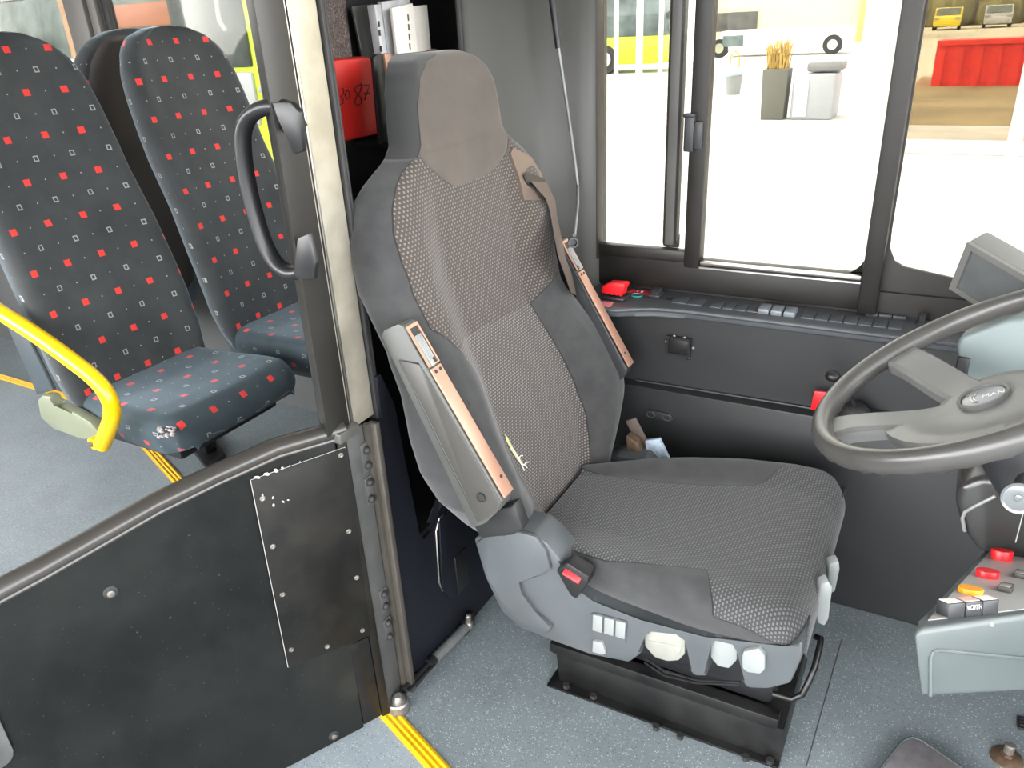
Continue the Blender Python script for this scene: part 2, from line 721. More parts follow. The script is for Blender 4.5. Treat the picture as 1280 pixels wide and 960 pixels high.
# ------------------------------------------------------------- driver seat
YC = 1.345
XC = [(.36, -.625), (.40, -.640), (.56, -.698), (.70, -.752), (.82, -.800), (.97, -.833), (1.13, -.848), (1.27, -.856), (1.37, -.866)]
WT = [(.36, .21), (.44, .245), (.50, .29), (.56, .325), (.62, .335), (.68, .325), (.76, .295), (.84, .285), (.90, .30), (.97, .318), (1.03, .320), (1.08, .308), (1.12, .29), (1.15, .258), (1.17, .225), (1.19, .19), (1.21, .172), (1.26, .167), (1.30, .160), (1.33, .146), (1.35, .12), (1.362, .075)]
AR = [(.36, -.08), (.44, -.04), (.49, .005), (.54, .042), (.62, .050), (.72, .042), (.82, .016), (.9, 0), (1.4, 0)]
AT = [(.36, .03), (.45, .045), (.60, .07), (.75, .05), (.85, .03), (1.0, .03), (1.1, .015), (1.17, 0), (1.4, 0)]
TT = [(.36, .07), (.45, .10), (.6, .13), (.8, .12), (1.0, .11), (1.12, .10), (1.18, .072), (1.3, .068), (1.34, .055), (1.362, .03)]
BK_W = [(-.89, 1.198), (-.93, 1.172), (-.92, 1.132), (-.925, 1.082), (-.90, 1.014), (-.885, .944), (-.88, .902), (-.80, .878), (-.72, .842), (-.62, .79), (-.53, .70), (-.46, .60), (-.45, .50), (-.54, .44), (-.55, .34),
        (.53, .34), (.525, .46), (.475, .59), (.472, .706), (.468, .762), (.45, .82), (.64, .846), (.88, .872), (.915, .95), (.93, 1.08), (.93, 1.14), (.89, 1.19), (.585, 1.154), (.34, 1.126), (-.235, 1.122), (-.495, 1.158), (-.80, 1.19)]
seat = thing('driver_seat', 'grey fabric driver seat with headrest and folded armrests facing the steering wheel', 'seat', (-.37, YC, 0))


def back_row(z, shrink=0.0):
    n = 96
    w = interp(WT, z)
    pts, uvs, us = [], [], []
    xc, am, th = interp(XC, z), interp(AT, z), interp(TT, z)
    et = min(1, max(0, (z - 1.285) / .078))
    xc -= .045 * (1 - math.sqrt(max(0, 1 - et * et)))
    for i in range(n + 1):
        u = -1 + 2 * i / n
        u = math.copysign(1 - (1 - abs(u)) ** 1.25, u)
        a = abs(u)
        e = min(1, max(0, (a - .80) / .2))
        x = xc + am * sm(.4, .74, a) - .05 * (1 - math.sqrt(max(0, 1 - e * e)))
        pts.append(V((x, YC + u * (w + (interp(AR, z) if u > 0 else 0)), z)))
        us.append(u)
    xe = pts[-1].x
    xb = xc - th
    for i in range(1, 28):                       # round the far side, the back and the near side
        t = i / 28
        ang = PI * t
        yy = math.cos(ang) * 1.0
        yy = math.copysign(abs(yy) ** .35, yy)
        xx = xe - (xe - xb) * (math.sin(ang) ** .45)
        pts.append(V((xx, YC + yy * (w + (interp(AR, z) if yy > 0 else 0)), z)))
        us.append(yy * 1.0)
    return pts, us


def back_part(name, zs, mat, cap, ptop=None):
    rows, uvr, sdw, sdf, sds = [], [], [], [], []
    arc = 0.0
    pz = px = None
    poly = None
    for z in zs:
        pts, us = back_row(z)
        xc = interp(XC, z)
        if pz is not None:
            arc += math.hypot(z - pz, xc - px)
        pz, px = z, xc
        w = interp(WT, z)
        rows.append(pts)
        acr = [0.0]
        for k in range(1, len(pts)):
            acr.append(acr[-1] + math.hypot(pts[k].x - pts[k - 1].x, pts[k].y - pts[k - 1].y))
        uvr.append([(s_ - acr[48] + 1.0, arc) for s_ in acr])
        for k, (p, u) in enumerate(zip(pts, us)):
            front = k <= 96
            if name == 'backrest':
                q = (u * .30, z)
                d = sdpoly(q, BWP) if front else -.05
                sdw.append(d)
                sdf.append((.842 - .02 * (u + .62)) - z)
                l1 = sdline(q, [(-.99 * .3, .90), (-.93 * .3, .86), (-.86 * .3, .76), (-.80 * .3, .62), (-.78 * .3, .5), (-.80 * .3, .40)]) if front else .05
                l2 = sdline(q, [(.99 * .3, .60), (.9 * .3, .52), (.7 * .3, .47), (.53 * .3, .45)]) if front else .05
                sds.append(min(l1, l2))
            else:
                q = (u * .17, z)
                sds.append(sdpoly(q, [(-.875 * .17, 1.1), (-.875 * .17, 1.20), (-.875 * .17, 1.28), (-.80 * .17, 1.322), (-.56 * .17, 1.350), (-.2 * .17, 1.358), (.0, 1.45), (.25, 1.45), (.25, 1.1)]) if front else -.05)
    at = {'sd_front': sds}
    if name == 'backrest':
        at = {'sd_seam': sds}
        at.update(sd_weave=sdw, sd_fine=sdf)
    return loft(name, rows, mat, seat, uvr, at, cap)


BWP = [(u * .30, z) for u, z in BK_W]
back_part('backrest', [.36 + (1.19 - .36) * i / 150 for i in range(151)], M['cloth_back'], (True, True))
zs = [1.19 + (1.345 - 1.19) * i / 30 for i in range(31)] + [1.345 + .017 * math.sin(PI / 2 * i / 7) for i in range(1, 8)]
back_part('headrest', zs, M['cloth_head'], (True, True))
# headrest cloth flap reaching down between the shoulders: a thin pad over the cover
FLAP = [(-.86, 1.192), (-.495, 1.158), (-.235, 1.122), (-.1, 1.119), (.2, 1.121), (.34, 1.126), (.585, 1.154), (.82, 1.184), (.86, 1.192)]


def fr(u, z, lift=0.0):
    a = abs(u)
    e = min(1, max(0, (a - .80) / .2))
    x = interp(XC, z) + interp(AT, z) * sm(.4, .74, a) - .05 * (1 - math.sqrt(max(0, 1 - e * e)))
    return V((x + lift, YC + u * interp(WT, z), z))


m_ = MB()
cols = []
for i in range(61):
    u = -.86 + 1.72 * i / 60
    zb = interp([(a, b) for a, b in FLAP], u)
    cols.append([m_.bm.verts.new(fr(u, zb + (1.196 - zb) * j / 10, .0022 if 0 < j else .0002)) for j in range(11)])
m_.stitch(cols, around=False)
fl_ = m_.build('headrest_flap', M['cloth_head'], seat, angle=60)
at_ = fl_.data.attributes.new('sd_front', 'FLOAT', 'POINT')
at_.data.foreach_set('value', [.05] * len(fl_.data.vertices))

# torn seam with foam showing, near side bolster
m_ = MB()
tear = [(-.412, .636), (-.398, .626), (-.388, .600), (-.372, .575), (-.362, .558), (-.385, .556), (-.402, .575), (-.418, .600), (-.424, .620)]
a = [m_.bm.verts.new(fr(u, z, .0035)) for u, z in tear]
m_.bm.faces.new(a)
m_.build('torn_seam', M['foam'], seat)
m_ = MB()
for (u, z), (u2, z2) in (((-.385, .575), (-.33, .572)), ((-.378, .560), (-.345, .545)), ((-.37, .556), (-.30, .552)), ((-.40, .60), (-.385, .545))):
    m_.tube([fr(u, z, .004), fr((u + u2) / 2, (z + z2) / 2 + .004, .006), fr(u2, z2, .003)], .0012, 5)
m_.build('loose_threads', M['paper'], seat)

# cushion
CW = [(-.64, .235), (-.5, .245), (-.3, .262), (-.15, .272), (-.115, .262), (-.085, .235)]
CZ = [(-.64, .45), (-.5, .455), (-.3, .465), (-.2, .472), (-.12, .468), (-.085, .460)]
CP = [(-.70, -.87), (-.60, -.88), (-.525, -.93), (-.455, -.93), (-.365, -.84), (-.277, -.725), (-.253, -.93), (-.239, -1.02), (-.17, -1.03), (-.114, -1.10), (-.06, -1.1),
      (-.06, 1.1), (-.114, 1.1), (-.20, 1.02), (-.228, .80), (-.245, .62), (-.27, .52), (-.45, .34), (-.61, .27), (-.70, .25)]
CPW = [(x, q * .25) for x, q in CP]
CWF = [(-.64, .09), (-.587, .13), (-.5, .19), (-.42, .225), (-.366, .242), (-.3, .26), (-.15, .272), (-.115, .262), (-.085, .235)]
rows, uvr, sdw, sds = [], [], [], []
xs = [-.64 + .49 * i / 70 for i in range(71)] + [-.15 + .065 * math.sin(PI / 2 * i / 22) for i in range(1, 23)]
arc = 0
px = pzz = None
for x in xs:
    wn_, wf_, z0 = interp(CW, x), interp(CWF, x), interp(CZ, x)
    ef = min(1, max(0, (x + .15) / .065))
    fd = .055 * (1 - math.sqrt(max(0, 1 - ef * ef)))
    if px is not None:
        arc += math.hypot(x - px, fd - pzz)
    px, pzz = x, fd
    row, uv = [], []
    for i in range(81):
        q = -1 + 2 * i / 80
        q = math.copysign(1 - (1 - abs(q)) ** 1.3, q)
        a = abs(q)
        e = min(1, max(0, (a - .84) / .16))
        z = z0 + .012 * sm(.5, .85, a) - .04 * (1 - math.sqrt(max(0, 1 - e * e))) - fd
        row.append(V((x, YC + q * (wf_ if q > 0 else wn_), z)))
        uv.append(None)
        sdw.append(sdpoly((x, q * wf_ if q > 0 and wf_ < .25 else q * .25), CPW))
        sds.append(.05)
    ze = row[-1].z
    zb = .385
    for sgn, rng in ((1, range(1, 7)), (-1, range(6, 0, -1))):
        for i in rng:
            t = i / 6
            w = wf_ if sgn > 0 else wn_
            row.append(V((x, YC + sgn * (w - .012 * t * t), ze + (zb - ze) * t)))
            uv.append(None)
            sdw.append(sdpoly((x, sgn * ((min(.25, wf_) if sgn > 0 else .25) + .06 * t)), CPW))
            sds.append(abs(t - .55) * .07)
    acr = [0.0] * len(row)
    for i in range(41, 87):
        acr[i] = acr[i - 1] + math.hypot(row[i].y - row[i - 1].y, row[i].z - row[i - 1].z)
    prev = 40
    for i in list(range(39, -1, -1)) + list(range(len(row) - 1, 86, -1)):
        acr[i] = acr[prev] - math.hypot(row[i].y - row[prev].y, row[i].z - row[prev].z)
        prev = i
    rows.append(row)
    uvr.append([(s_ + 1.0, arc) for s_ in acr])
loft('seat_cushion', rows, M['cloth_cushion'], seat, uvr, {'sd_weave': sdw, 'sd_seam': sds})

# plastic side cover with the lever recesses, near side
Yn = 1.075


def n_(u, v):
    return PY(u, v, Yn)


cov = [(592, 674), (612, 662), (640, 660), (668, 667), (684, 680), (700, 700), (718, 738), (742, 752), (800, 778), (880, 796), (985, 812), (1004, 800), (1003, 822), (988, 855), (960, 862), (934, 861), (927, 852), (925, 814),
       (918, 803), (892, 797), (885, 803), (884, 846), (868, 846), (861, 838), (860, 800), (846, 790), (812, 786), (803, 792), (801, 818), (786, 829), (740, 818), (690, 800), (650, 786), (626, 764), (606, 722)]
mb = MB().prism([n_(*p) for p in cov], (0, .075, 0), .006, 2)
cover = mb.build('side_cover', M['plastic'], seat)
blob = [(594, 680), (612, 666), (642, 664), (668, 671), (682, 690), (688, 712), (672, 722), (646, 726), (650, 742), (668, 766), (690, 784), (684, 792), (650, 780), (628, 760), (610, 722)]
MB().prism([PY(u, v, Yn - .010) for u, v in blob], (0, .012, 0), .004).build('recliner_cap', M['plastic'], cover)
# mirrored cover on the window side
MB().prism([V((p.x, 2 * YC - p.y, p.z)) for p in [n_(*q) for q in [(604, 716), (660, 708), (700, 718), (718, 738), (742, 752), (800, 778), (880, 796), (985, 812), (1004, 800), (985, 855), (800, 838), (690, 800), (626, 764)]]], (0, -.07, 0), .006).build('side_cover', M['plastic'], seat)
# switch row, levers and round button
sw = MB().prism([PY(u, v, Yn - .003) for u, v in [(738, 768), (742, 766), (783, 777), (784, 782), (781, 803), (778, 804), (740, 794), (737, 791)]], (0, .006, 0)).build('switch_surround', M['plastic'], seat)
for k in range(3):
    x0, y0 = 741 + k * 14.3, 768.5 + k * 3.9
    MB().prism([PY(u, v, Yn - .007) for u, v in [(x0, y0), (x0 + 12, y0 + 3.2), (x0 + 11, y0 + 23), (x0 - .6, y0 + 19.5)]], (0, .006, 0), .001).build('rocker_switch', M['light_plastic'], sw)
MB().prism([PY(u, v, Yn - .007) for u, v in [(741, 801), (753, 804), (757, 817), (752, 819), (740, 815)]], (0, .012, 0), .0015).build('small_latch', M['light_plastic'], seat)
lv = [(803, 786), (808, 783), (848, 793), (857, 798), (856, 818), (848, 826), (834, 827), (818, 822), (806, 808)]
L1 = MB().prism([PY(u, v, Yn + .010) for u, v in lv], (0, .02, 0), .003).build('height_lever', M['cream_plastic'], seat)
MB().prism([PY(u, v, Yn + .0085) for u, v in [(808, 800), (852, 809), (850, 818), (838, 824), (822, 819)]], (0, .004, 0), .002).build('finger_dish', M['cream_plastic'], L1)
lv = [(887, 802), (893, 799), (918, 804), (922, 810), (921, 826), (911, 836), (897, 833), (888, 822)]
MB().prism([PY(u, v, Yn + .010) for u, v in lv], (0, .02, 0), .003).build('tilt_lever', M['light_plastic'], seat)
b = [(926 + 3, 815), (948, 811), (956, 820), (956, 838), (950, 843), (934, 841), (928, 836), (927, 822)]
MB().prism([PY(u, v, Yn - .010) for u, v in b], (0, .014, 0), .003).build('round_button', M['light_plastic'], seat)
# belt buckle on the near side
bk = MB().prism([PY(u, v, 1.060) for u, v in [(695, 713), (709, 704), (736, 721), (734, 731), (720, 749), (713, 745)]], (0, .035, 0), .003).build('buckle', M['black'], seat)
f = frame3(PY(715, 720, 1.060), PY(729, 732, 1.060) - PY(700, 714, 1.060), (0, .75, .66))
MB().box(f(0, .004, .0), (.036, .022, .012), f.rot, .002).build('release_button', M['red'], bk)
MB().box(f(.002, .018, .0), (.030, .006, .010), f.rot, .001).build('tongue_slot', M['black'], bk)

# pedestal: bolted black box with flange, rails and the adjusting bar
b0, b1 = -.624, -.112
y0, y1 = 1.20, 1.49
ped = MB()
ped.prism([(b0 + .012, y0, .006), (b1, y0, .006), (b1, y0, .100), (b0 + .006, y0, .090)], (0, y1 - y0, 0), .004)
ped.prism([(b0 - .008, y0 - .024, 0), (b1, y0 - .014, 0), (b1, y0 - .014, .006), (b0 - .008, y0 - .024, .006)], (0, y1 - y0 + .04, 0), .001)
pedestal = ped.build('pedestal', M['base'], seat)
for k, (u, v) in enumerate([(708, 859), (742, 872), (820, 911), (850, 922), (932, 949), (962, 953)]):
    p = PZ(u, v, .008)
    MB().cyl(p, p + V((0, 0, .010)), .008, n=6).build('flange_bolt', M['rubber'], pedestal)
MB().prism([(b0 - .004, 1.188, .098), (b1 - .012, 1.188, .106), (b1 - .012, 1.188, .132), (b0 - .004, 1.188, .124)], (0, .03, 0), .003).prism(
    [(b0, 1.196, .088), (b1 - .004, 1.196, .096), (b1 - .004, 1.196, .102), (b0, 1.196, .094)], (0, .27, 0), .001).build('slide_rail', M['base'], seat)
MB().prism([(b0 - .004, 1.46, .098), (b1 - .012, 1.46, .106), (b1 - .012, 1.46, .132), (b0 - .004, 1.46, .124)], (0, .03, 0), .003).build('slide_rail', M['base'], seat)
MB().box((-.36, 1.345, .165), (.44, .25, .085), None, .02).box((-.36, 1.345, .27), (.46, .36, .15), None, .03).build('suspension', M['black'], seat)
MB().box((-.34, 1.345, .365), (.50, .44, .05), None, .02).build('seat_pan', M['plastic_dark'], seat)
for dz, dy in ((0, 0), (-.007, .004), (-.013, .0)):
    MB().tube([PY(806, 822, 1.14) + V((0, dy, dz)), PY(830, 838, 1.13) + V((0, dy, dz)), PY(870, 850, 1.125) + V((0, dy, dz * .6)), PY(925, 853, 1.13) + V((0, dy, dz * .4))], .0022, 6).build('cable', M['black'], seat)
hp = [PY(966, 867, 1.20), PY(990, 874, 1.20), PY(1003, 868, 1.205), PY(1012, 850, 1.215), PY(1018, 835, 1.23), PY(1025, 806, 1.26), PY(1026, 798, 1.27), PY(1020, 796, 1.28)]
MB().tube(hp, .0062, 10).build('slide_bar', M['base'], seat)
for yq, q in ((1.305, [(1037, 706), (1049, 702), (1050, 712), (1044, 740), (1037, 742), (1034, 736)]), (1.225, [(1026, 732), (1036, 727), (1041, 735), (1036, 774), (1031, 783), (1022, 779), (1019, 762)])):
    MB().prism([PY(u, v, yq) for u, v in q], (-.010, .022, 0), .003).build('front_paddle', M['light_plastic'], seat)


# armrests folded up beside the backrest
def armrest(mirror):
    mir = (lambda p: V((p.x - .018, 2 * 1.332 - p.y, p.z - .018))) if mirror else (lambda p: p)
    y_ = .985
    Q = lambda u, v, dy=0.0: mir(PY(u, v, y_ + dy))
    D = lambda t: V((0, -t if mirror else t, 0))
    out = [(476, 420), (479, 413), (497, 405), (504, 408), (516, 432), (628, 627), (626, 636), (606, 655), (592, 660), (588, 657)]
    arm = MB().prism([Q(*p) for p in out], D(.036), .003).build('armrest', M['plastic_dark' if mirror else 'arm_grey'], seat)  # window side armrest darker than its twin: its shade is put into the colour
    MB().prism([Q(u, v, -.002) for u, v in [(499, 450), (523, 455), (534, 472), (626, 629), (624, 636), (606, 650), (598, 652)]], D(.004), .001).build('side_inset', M['arm_inset'], arm)
    gl_ = [Q(u, v, -.0022) for u, v in [(598, 652), (499, 450), (523, 455)]]
    MB().tube(gl_, .0016, 6).build('inset_groove', M['black'], arm)
    c = Q(601, 622, -.004)
    MB().lathe(c, D(-1), [(0, .0095), (.002, .0095), (.002, .0075), (.0005, .0070)], 20).build('pivot_cap', M['rubber'], arm)
    # front face: bronze strip, wheel slot, thumb wheel, screws
    p0, p1 = Q(536, 463, .003), Q(629, 623, .003)
    ax = (p1 - p0).normalized()
    f = frame3(p0, ax, D(1))
    nn = V((-ax.z, 0, ax.x))
    if nn.x < 0:
        nn = -nn
    L = (p1 - p0).length
    g = lambda a, b, c=0.0: p0 + ax * a + D(b) + nn * c
    p0 = p0 + nn * .003
    rot = Matrix((ax, D(1), nn)).transposed()
    MB().prism([g(0, 0, -.002), g(L, 0, -.002), g(L, .031, -.002), g(0, .031, -.002)], nn * .004, .0008).build('trim_strip', M['trim_bronze'], arm)
    top = (Q(502, 412, .003) - p0).dot(ax)
    w = .031
    o = [g(top, 0), g(-.004, 0), g(-.004, w), g(top, w)]
    i = [g(top + .006, .004), g(-.006, .004), g(-.006, w - .004), g(top + .006, w - .004)]
    MB().ring(o, i, nn * .003).build('wheel_bezel', M['trim_bronze'], arm)
    MB().prism([g(top + .005, .003, -.0005), g(-.004, .003, -.0005), g(-.004, w - .003, -.0005), g(top + .005, w - .003, -.0005)], nn * .001).build('wheel_slot', M['black'], arm)
    wb = MB()
    for k in range(9):
        wb.box(g(top * .52 + .004, .006 + .0020 * k, .002 + .0035 * math.sin(PI * (k + .5) / 9)), (-top * .56, .0014, .004), rot, .0004)
    wb.box(g(top * .52 + .004, .014, .002), (-top * .56, .018, .005), rot, .001)
    wb.box(g(-.014, .011, .002), (.022, .010, .005), rot, .001)
    wb.build('adjuster_wheel', M['light_plastic'], arm)
    for a_, b_ in ((.008, .009), (.008, .023), (L - .034, .019)):
        c = g(a_, b_, .0018)
        MB().cyl(c, c + nn * .0012, .0034, n=12).build('screw', M['rubber'], arm)
    return arm


armrest(False)
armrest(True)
# dark hinge cheek under the near armrest
MB().prism([PY(u, v, 1.03) for u, v in [(590, 655), (628, 636), (642, 630), (654, 662), (640, 670), (600, 674)]], (0, .03, 0), .006).build('hinge_cheek', M['plastic_side'], seat)

# shoulder belt: guide plate, strap over the window side shoulder, lower buckle strap
gp = [(.60, 1.150), (.70, 1.160), (.86, 1.130), (.94, 1.085), (.96, 1.045), (.90, 1.035), (.70, 1.037), (.56, 1.046), (.57, 1.10)]
m_ = MB()
A_ = [m_.bm.verts.new(fr(u, z, .0065)) for u, z in gp]
B_ = [m_.bm.verts.new(fr(u, z, -.004)) for u, z in gp]
m_.bm.faces.new(A_)
for i in range(len(gp)):
    j = (i + 1) % len(gp)
    m_.bm.faces.new((A_[i], B_[i], B_[j], A_[j]))
guide = m_.build('belt_guide', plain('guide_plate', (.155, .115, .095), .36, .3, var=.05), seat, angle=30)
m_ = MB()
sl = [(.62, 1.098), (.66, 1.106), (.90, 1.075), (.92, 1.062), (.88, 1.058), (.66, 1.070), (.62, 1.078)]
m_.bm.faces.new([m_.bm.verts.new(fr(u, z, .0075)) for u, z in sl])
m_.build('belt_slot', M['black'], guide)
strap = MB()
L_ = [fr(.66, 1.083, .009), fr(.72, 1.04, .020), PX(687, 262, -.795), PX(697, 318, -.735), PX(714, 366, -.735)]
R_ = [fr(.90, 1.066, .010), fr(.94, 1.02, .018), PX(696, 268, -.815), PX(707, 322, -.765), PX(726, 372, -.77)]
A_ = [strap.bm.verts.new(p) for p in L_]
B_ = [strap.bm.verts.new(p) for p in R_]
A2 = [strap.bm.verts.new(p + V((-.0015, .001, 0))) for p in L_]
B2 = [strap.bm.verts.new(p + V((-.0015, .001, 0))) for p in R_]
for i in range(len(L_) - 1):
    strap.bm.faces.new((A_[i], B_[i], B_[i + 1], A_[i + 1]))
    strap.bm.faces.new((A2[i], A2[i + 1], B2[i + 1], B2[i]))
strap.build('shoulder_belt', M['belt'], seat, angle=60)
f = frame3(PY(803, 552, 1.615), PY(812, 562, 1.615) - PY(790, 520, 1.615), (0, 1, 0))
MB().box(f(-.02, 0, 0), (.09, .004, .030), f.rot, .001).build('lap_belt', M['belt'], seat)
MB().prism([PY(u, v, 1.60) for u, v in [(806, 551), (824, 549), (837, 576), (810, 578)]], (0, .012, 0), .002).build('belt_tag', M['label_blue'], seat)
MB().prism([PY(u, v, 1.58) for u, v in [(782, 545), (796, 553), (806, 580), (784, 580)]], (0, .03, 0), .004).build('belt_anchor', M['rust'], seat)
# ------------------------------------------------------------------- floor
# the yellow nosing runs diagonally from the cab platform to the seats
NOSE = [V((-6.5, 1.78, 0)), V((-2.95, 1.72, 0)), V((-2.45, 1.53, 0)), V((-.50, .788, 0)), (V((1.9, -.13, 0)))]
fl = MB()
fl.prism([(-6.5, -1.2, -.02), (1.9, -1.2, -.02)] + [p + V((0, 0, -.02)) for p in NOSE[::-1]], (0, 0, .02))
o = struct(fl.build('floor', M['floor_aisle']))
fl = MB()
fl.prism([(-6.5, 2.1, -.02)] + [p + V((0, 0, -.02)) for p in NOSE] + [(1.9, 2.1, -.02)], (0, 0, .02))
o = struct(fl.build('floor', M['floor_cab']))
strip = MB()
for off in (0, .0125, .025):
    pth = [p + V((.3727, .928, 0)) * (off - .0125) for p in NOSE]
    strip.tube([p + V((0, 0, .001)) for p in pth], .0062, 8, flat=1.0)
strip.prism([p + V((-.3727 * .02, -.928 * .02, 0)) for p in NOSE] + [p + V((.3727 * .02, .928 * .02, 0)) for p in NOSE[::-1]], (0, 0, .003))
struct(strip.build('trim_1', M['yellow']))
# seam of the vinyl in front of the driver seat
p, q = PZ(1008, 958, 0), PZ(1052, 800, 0)
struct(MB().tube([p + V((0, 0, .0004)), q + V((0, 0, .0002))], .0011, 6).build('trim_2', plain('floor_seam', (.075, .07, .06), .6)))

# ------------------------------------------------- left (window) side wall
YW = 1.89
wl = MB()
wl.prism([(-.93, 1.75, 0), (1.6, 1.75, 0), (1.6, 1.75, .525), (-.93, 1.75, .525)], (0, .14, 0), .006)
wl.prism([(-.93, 1.785, .525), (1.6, 1.785, .525), (1.6, 1.785, .742), (-.93, 1.785, .742)], (0, .105, 0))
wl.tube([PY(795, 475, 1.782), PY(1000, 508, 1.782), PY(1100, 526, 1.782)], .004, 8)
struct(wl.build('wall_left', M['plastic_side']))
struct(MB().prism([(-.93, YW, .70), (1.6, YW, .70), (1.6, YW, .80), (-.93, YW, .80)], (0, .06, 0)).build('trim_8', M['frame']))
# switch shelf under the window: a thing of its own
shelf = thing('switch_shelf', 'long dark shelf of blank switch panels below the driver window', 'shelf', (-.3, 1.83, .735))
ed = [(-.96, 1.89), (-.96, 1.712), (-.78, 1.710), (-.705, 1.710), (-.677, 1.716), (-.64, 1.738), (-.60, 1.757), (-.52, 1.768), (1.2, 1.772), (1.2, 1.89)]
MB().prism([(x, y, .722) for x, y in ed], (0, 0, .024), .004, 2).build('shelf_top', M['shelf'], shelf)
MB().tube([V((x, y - .001, .740)) for x, y in ed[1:9]], .006, 8).build('edge_bead', M['shelf'], shelf)
zt = .7465


def tile(u0, v0, u1, v1, u2, v2, u3, v3, name='blank_panel', mat='shelf', h=.003, z=zt, bev=.001):
    P = [PZ(u, v, z) for u, v in ((u0, v0), (u1, v1), (u2, v2), (u3, v3))]
    return MB().prism([p - V((0, 0, .002)) for p in P], (0, 0, h + .002), bev).build(name, M[mat], shelf)


def yx(x0, x1, y0, y1, name='blank_panel', mat='shelf', h=.003, bev=.0008):
    return MB().box(((x0 + x1) / 2, (y0 + y1) / 2, zt + h / 2 - .001), (x1 - x0 - .003, y1 - y0, h + .002), None, bev).build(name, M[mat], shelf)


ya, yb = 1.800, 1.850
X = lambda u, v: PZ(u, v, zt).x
xa, xb = X(842, 375), X(878, 382)
for k in range(2):
    yx(xa + (xb - xa) * k / 2, xa + (xb - xa) * (k + 1) / 2, ya, yb)
xa, xb = X(886, 384), X(948, 392)
for k in range(4):
    yx(xa + (xb - xa) * k / 4, xa + (xb - xa) * (k + 1) / 4, ya, yb)
xa2, xb2 = X(948, 388), X(996, 394)
for k in range(3):
    s_ = yx(xa2 + (xb2 - xa2) * k / 3, xa2 + (xb2 - xa2) * (k + 1) / 3, ya - .002, yb - .006, 'rocker_switch', 'light_plastic', .012, .004)
    s_.data.materials[0] = M['switch_grey'] if 'switch_grey' in M else M.setdefault('switch_grey', plain('switch_grey', (.15, .165, .18), .4, var=.05))
    s_['label'] = 'raised grey rocker switch'
xa, xb = X(1000, 398), X(1128, 412)
for k in range(7):
    yx(xa + (xb - xa) * k / 7, xa + (xb - xa) * (k + 1) / 7, ya, yb)
xa, xb = X(1086, 380), X(1136, 386)
for k in range(3):
    yx(xa + (xb - xa) * k / 3, xa + (xb - xa) * (k + 1) / 3, 1.872, 1.886, 'blank_panel', 'shelf', .006)
p = PZ(1151, 404, zt)
kn = MB().cyl(p, p + V((0, 0, .004)), .012, n=18).cyl(p + V((0, 0, .004)), p + V((0, 0, .022)), .0075, .0085, 14).build('mirror_knob', M['plastic_dark'], shelf)
kn['label'] = 'small black mirror adjusting knob'
# emergency switch under a red flip guard, its labels, ring and second switch
sx = PZ(768, 372, zt)
MB().box((sx.x + .004, sx.y, zt + .004), (.062, .05, .008), None, .003).build('switch_plate', M['plastic_dark'], shelf)
f = frame3((sx.x, sx.y, zt), (1, 0, 0), (0, 1, 0))
gpts = [(-.030, .016), (-.027, .032), (-.010, .042), (.032, .044), (.036, .036), (.030, .034), (.028, .014), (.022, .010), (.018, .018), (.012, .010), (.008, .018), (.002, .012), (-.010, .014)]
gd = MB().prism([f(a, -.018, c) for a, c in gpts], (0, .036, 0), .002).build('flip_guard', M['red'], shelf)
gd['label'] = 'red flip-up guard over the emergency switch'
MB().cyl(f(-.018, -.016, .010), f(-.018, .016, .010), .008, n=14).build('toggle', M['black'], shelf)
yx(X(781, 367), X(787, 368), 1.842, 1.866, 'warning_label', 'red_label', .0012, 0)
lb = yx(X(789, 366), X(815, 371), 1.842, 1.866, 'warning_label', 'red_label', .0012, 0)
text_mesh('label_text', 'i  0', .013, (X(799, 366), 1.854, zt + .0015), (1, 0, 0), (0, 1, 0), M['white_print'], lb, .0003)
MB().prism([PZ(u, v, zt) for u, v in ((752, 377), (767, 378), (763, 384), (752, 383))], (0, 0, .0012)).build('paper_label', M['pink'], shelf)
p = PZ(796, 369.5, zt)
MB().tube([p + V((.014 * math.cos(2 * PI * k / 20), .014 * math.sin(2 * PI * k / 20), .001)) for k in range(20)], .0016, 6, closed=True).build('key_ring_trim', M['teal'], shelf)
p = PZ(820, 370, zt)
rs = MB().box((p.x, p.y, zt + .004), (.030, .040, .008), None, .002).box((p.x, p.y + .003, zt + .011), (.022, .034, .010), Matrix.Rotation(.25, 3, 'X'), .002).build('rocker_switch', M['plastic_dark'], shelf)
MB().box((p.x, p.y + .024, zt + .014), (.016, .008, .004), None, .001).build('red_marker', M['red'], rs)
p = PZ(836.5, 374, zt)
MB().box((p.x, p.y, zt + .0006), (.013, .018, .0016)).build('empty_socket', M['black'], shelf)

# small black bracket on the wall panel, and the recessed oval grip low down
bp = PY(850, 431, 1.785)
br = thing('wall_bracket', 'empty black bracket screwed to the wall panel under the shelf', 'bracket', (bp.x, 1.783, bp.z))
f = frame3((bp.x, 1.783, bp.z), (1, 0, -.02), (0, 0, 1))
MB().box(f(0, 0, .004), (.058, .046, .010), f.rot, .002).build('plate', M['black'], br)
MB().ring([f(a * .062, b * .050, .005) for a, b in ((-.5, -.5), (.5, -.5), (.5, .5), (-.5, .5))], [f(a * .062, b * .050, .005) for a, b in ((-.4, -.38), (.4, -.38), (.4, .38), (-.4, .38))], f.z * .010).build('lip', M['black'], br)
for a, b in ((-.034, .006), (.036, .000), (.026, -.030), (-.014, .024), (.012, .024)):
    MB().ball(f(a, b, .006), .005, (1, 1, .6), f.rot, 10).build('screw', M['bolt'] if abs(a) > .03 or b > .02 else M['black'], br)
gp_ = PY(824, 519, 1.749)
gr = thing('wall_grip', 'dark oval cover plate low on the wall beside the seat', 'plate', (gp_.x, 1.749, gp_.z))
f = frame3((gp_.x, 1.749, gp_.z), (1, 0, -.02), (0, 0, 1))
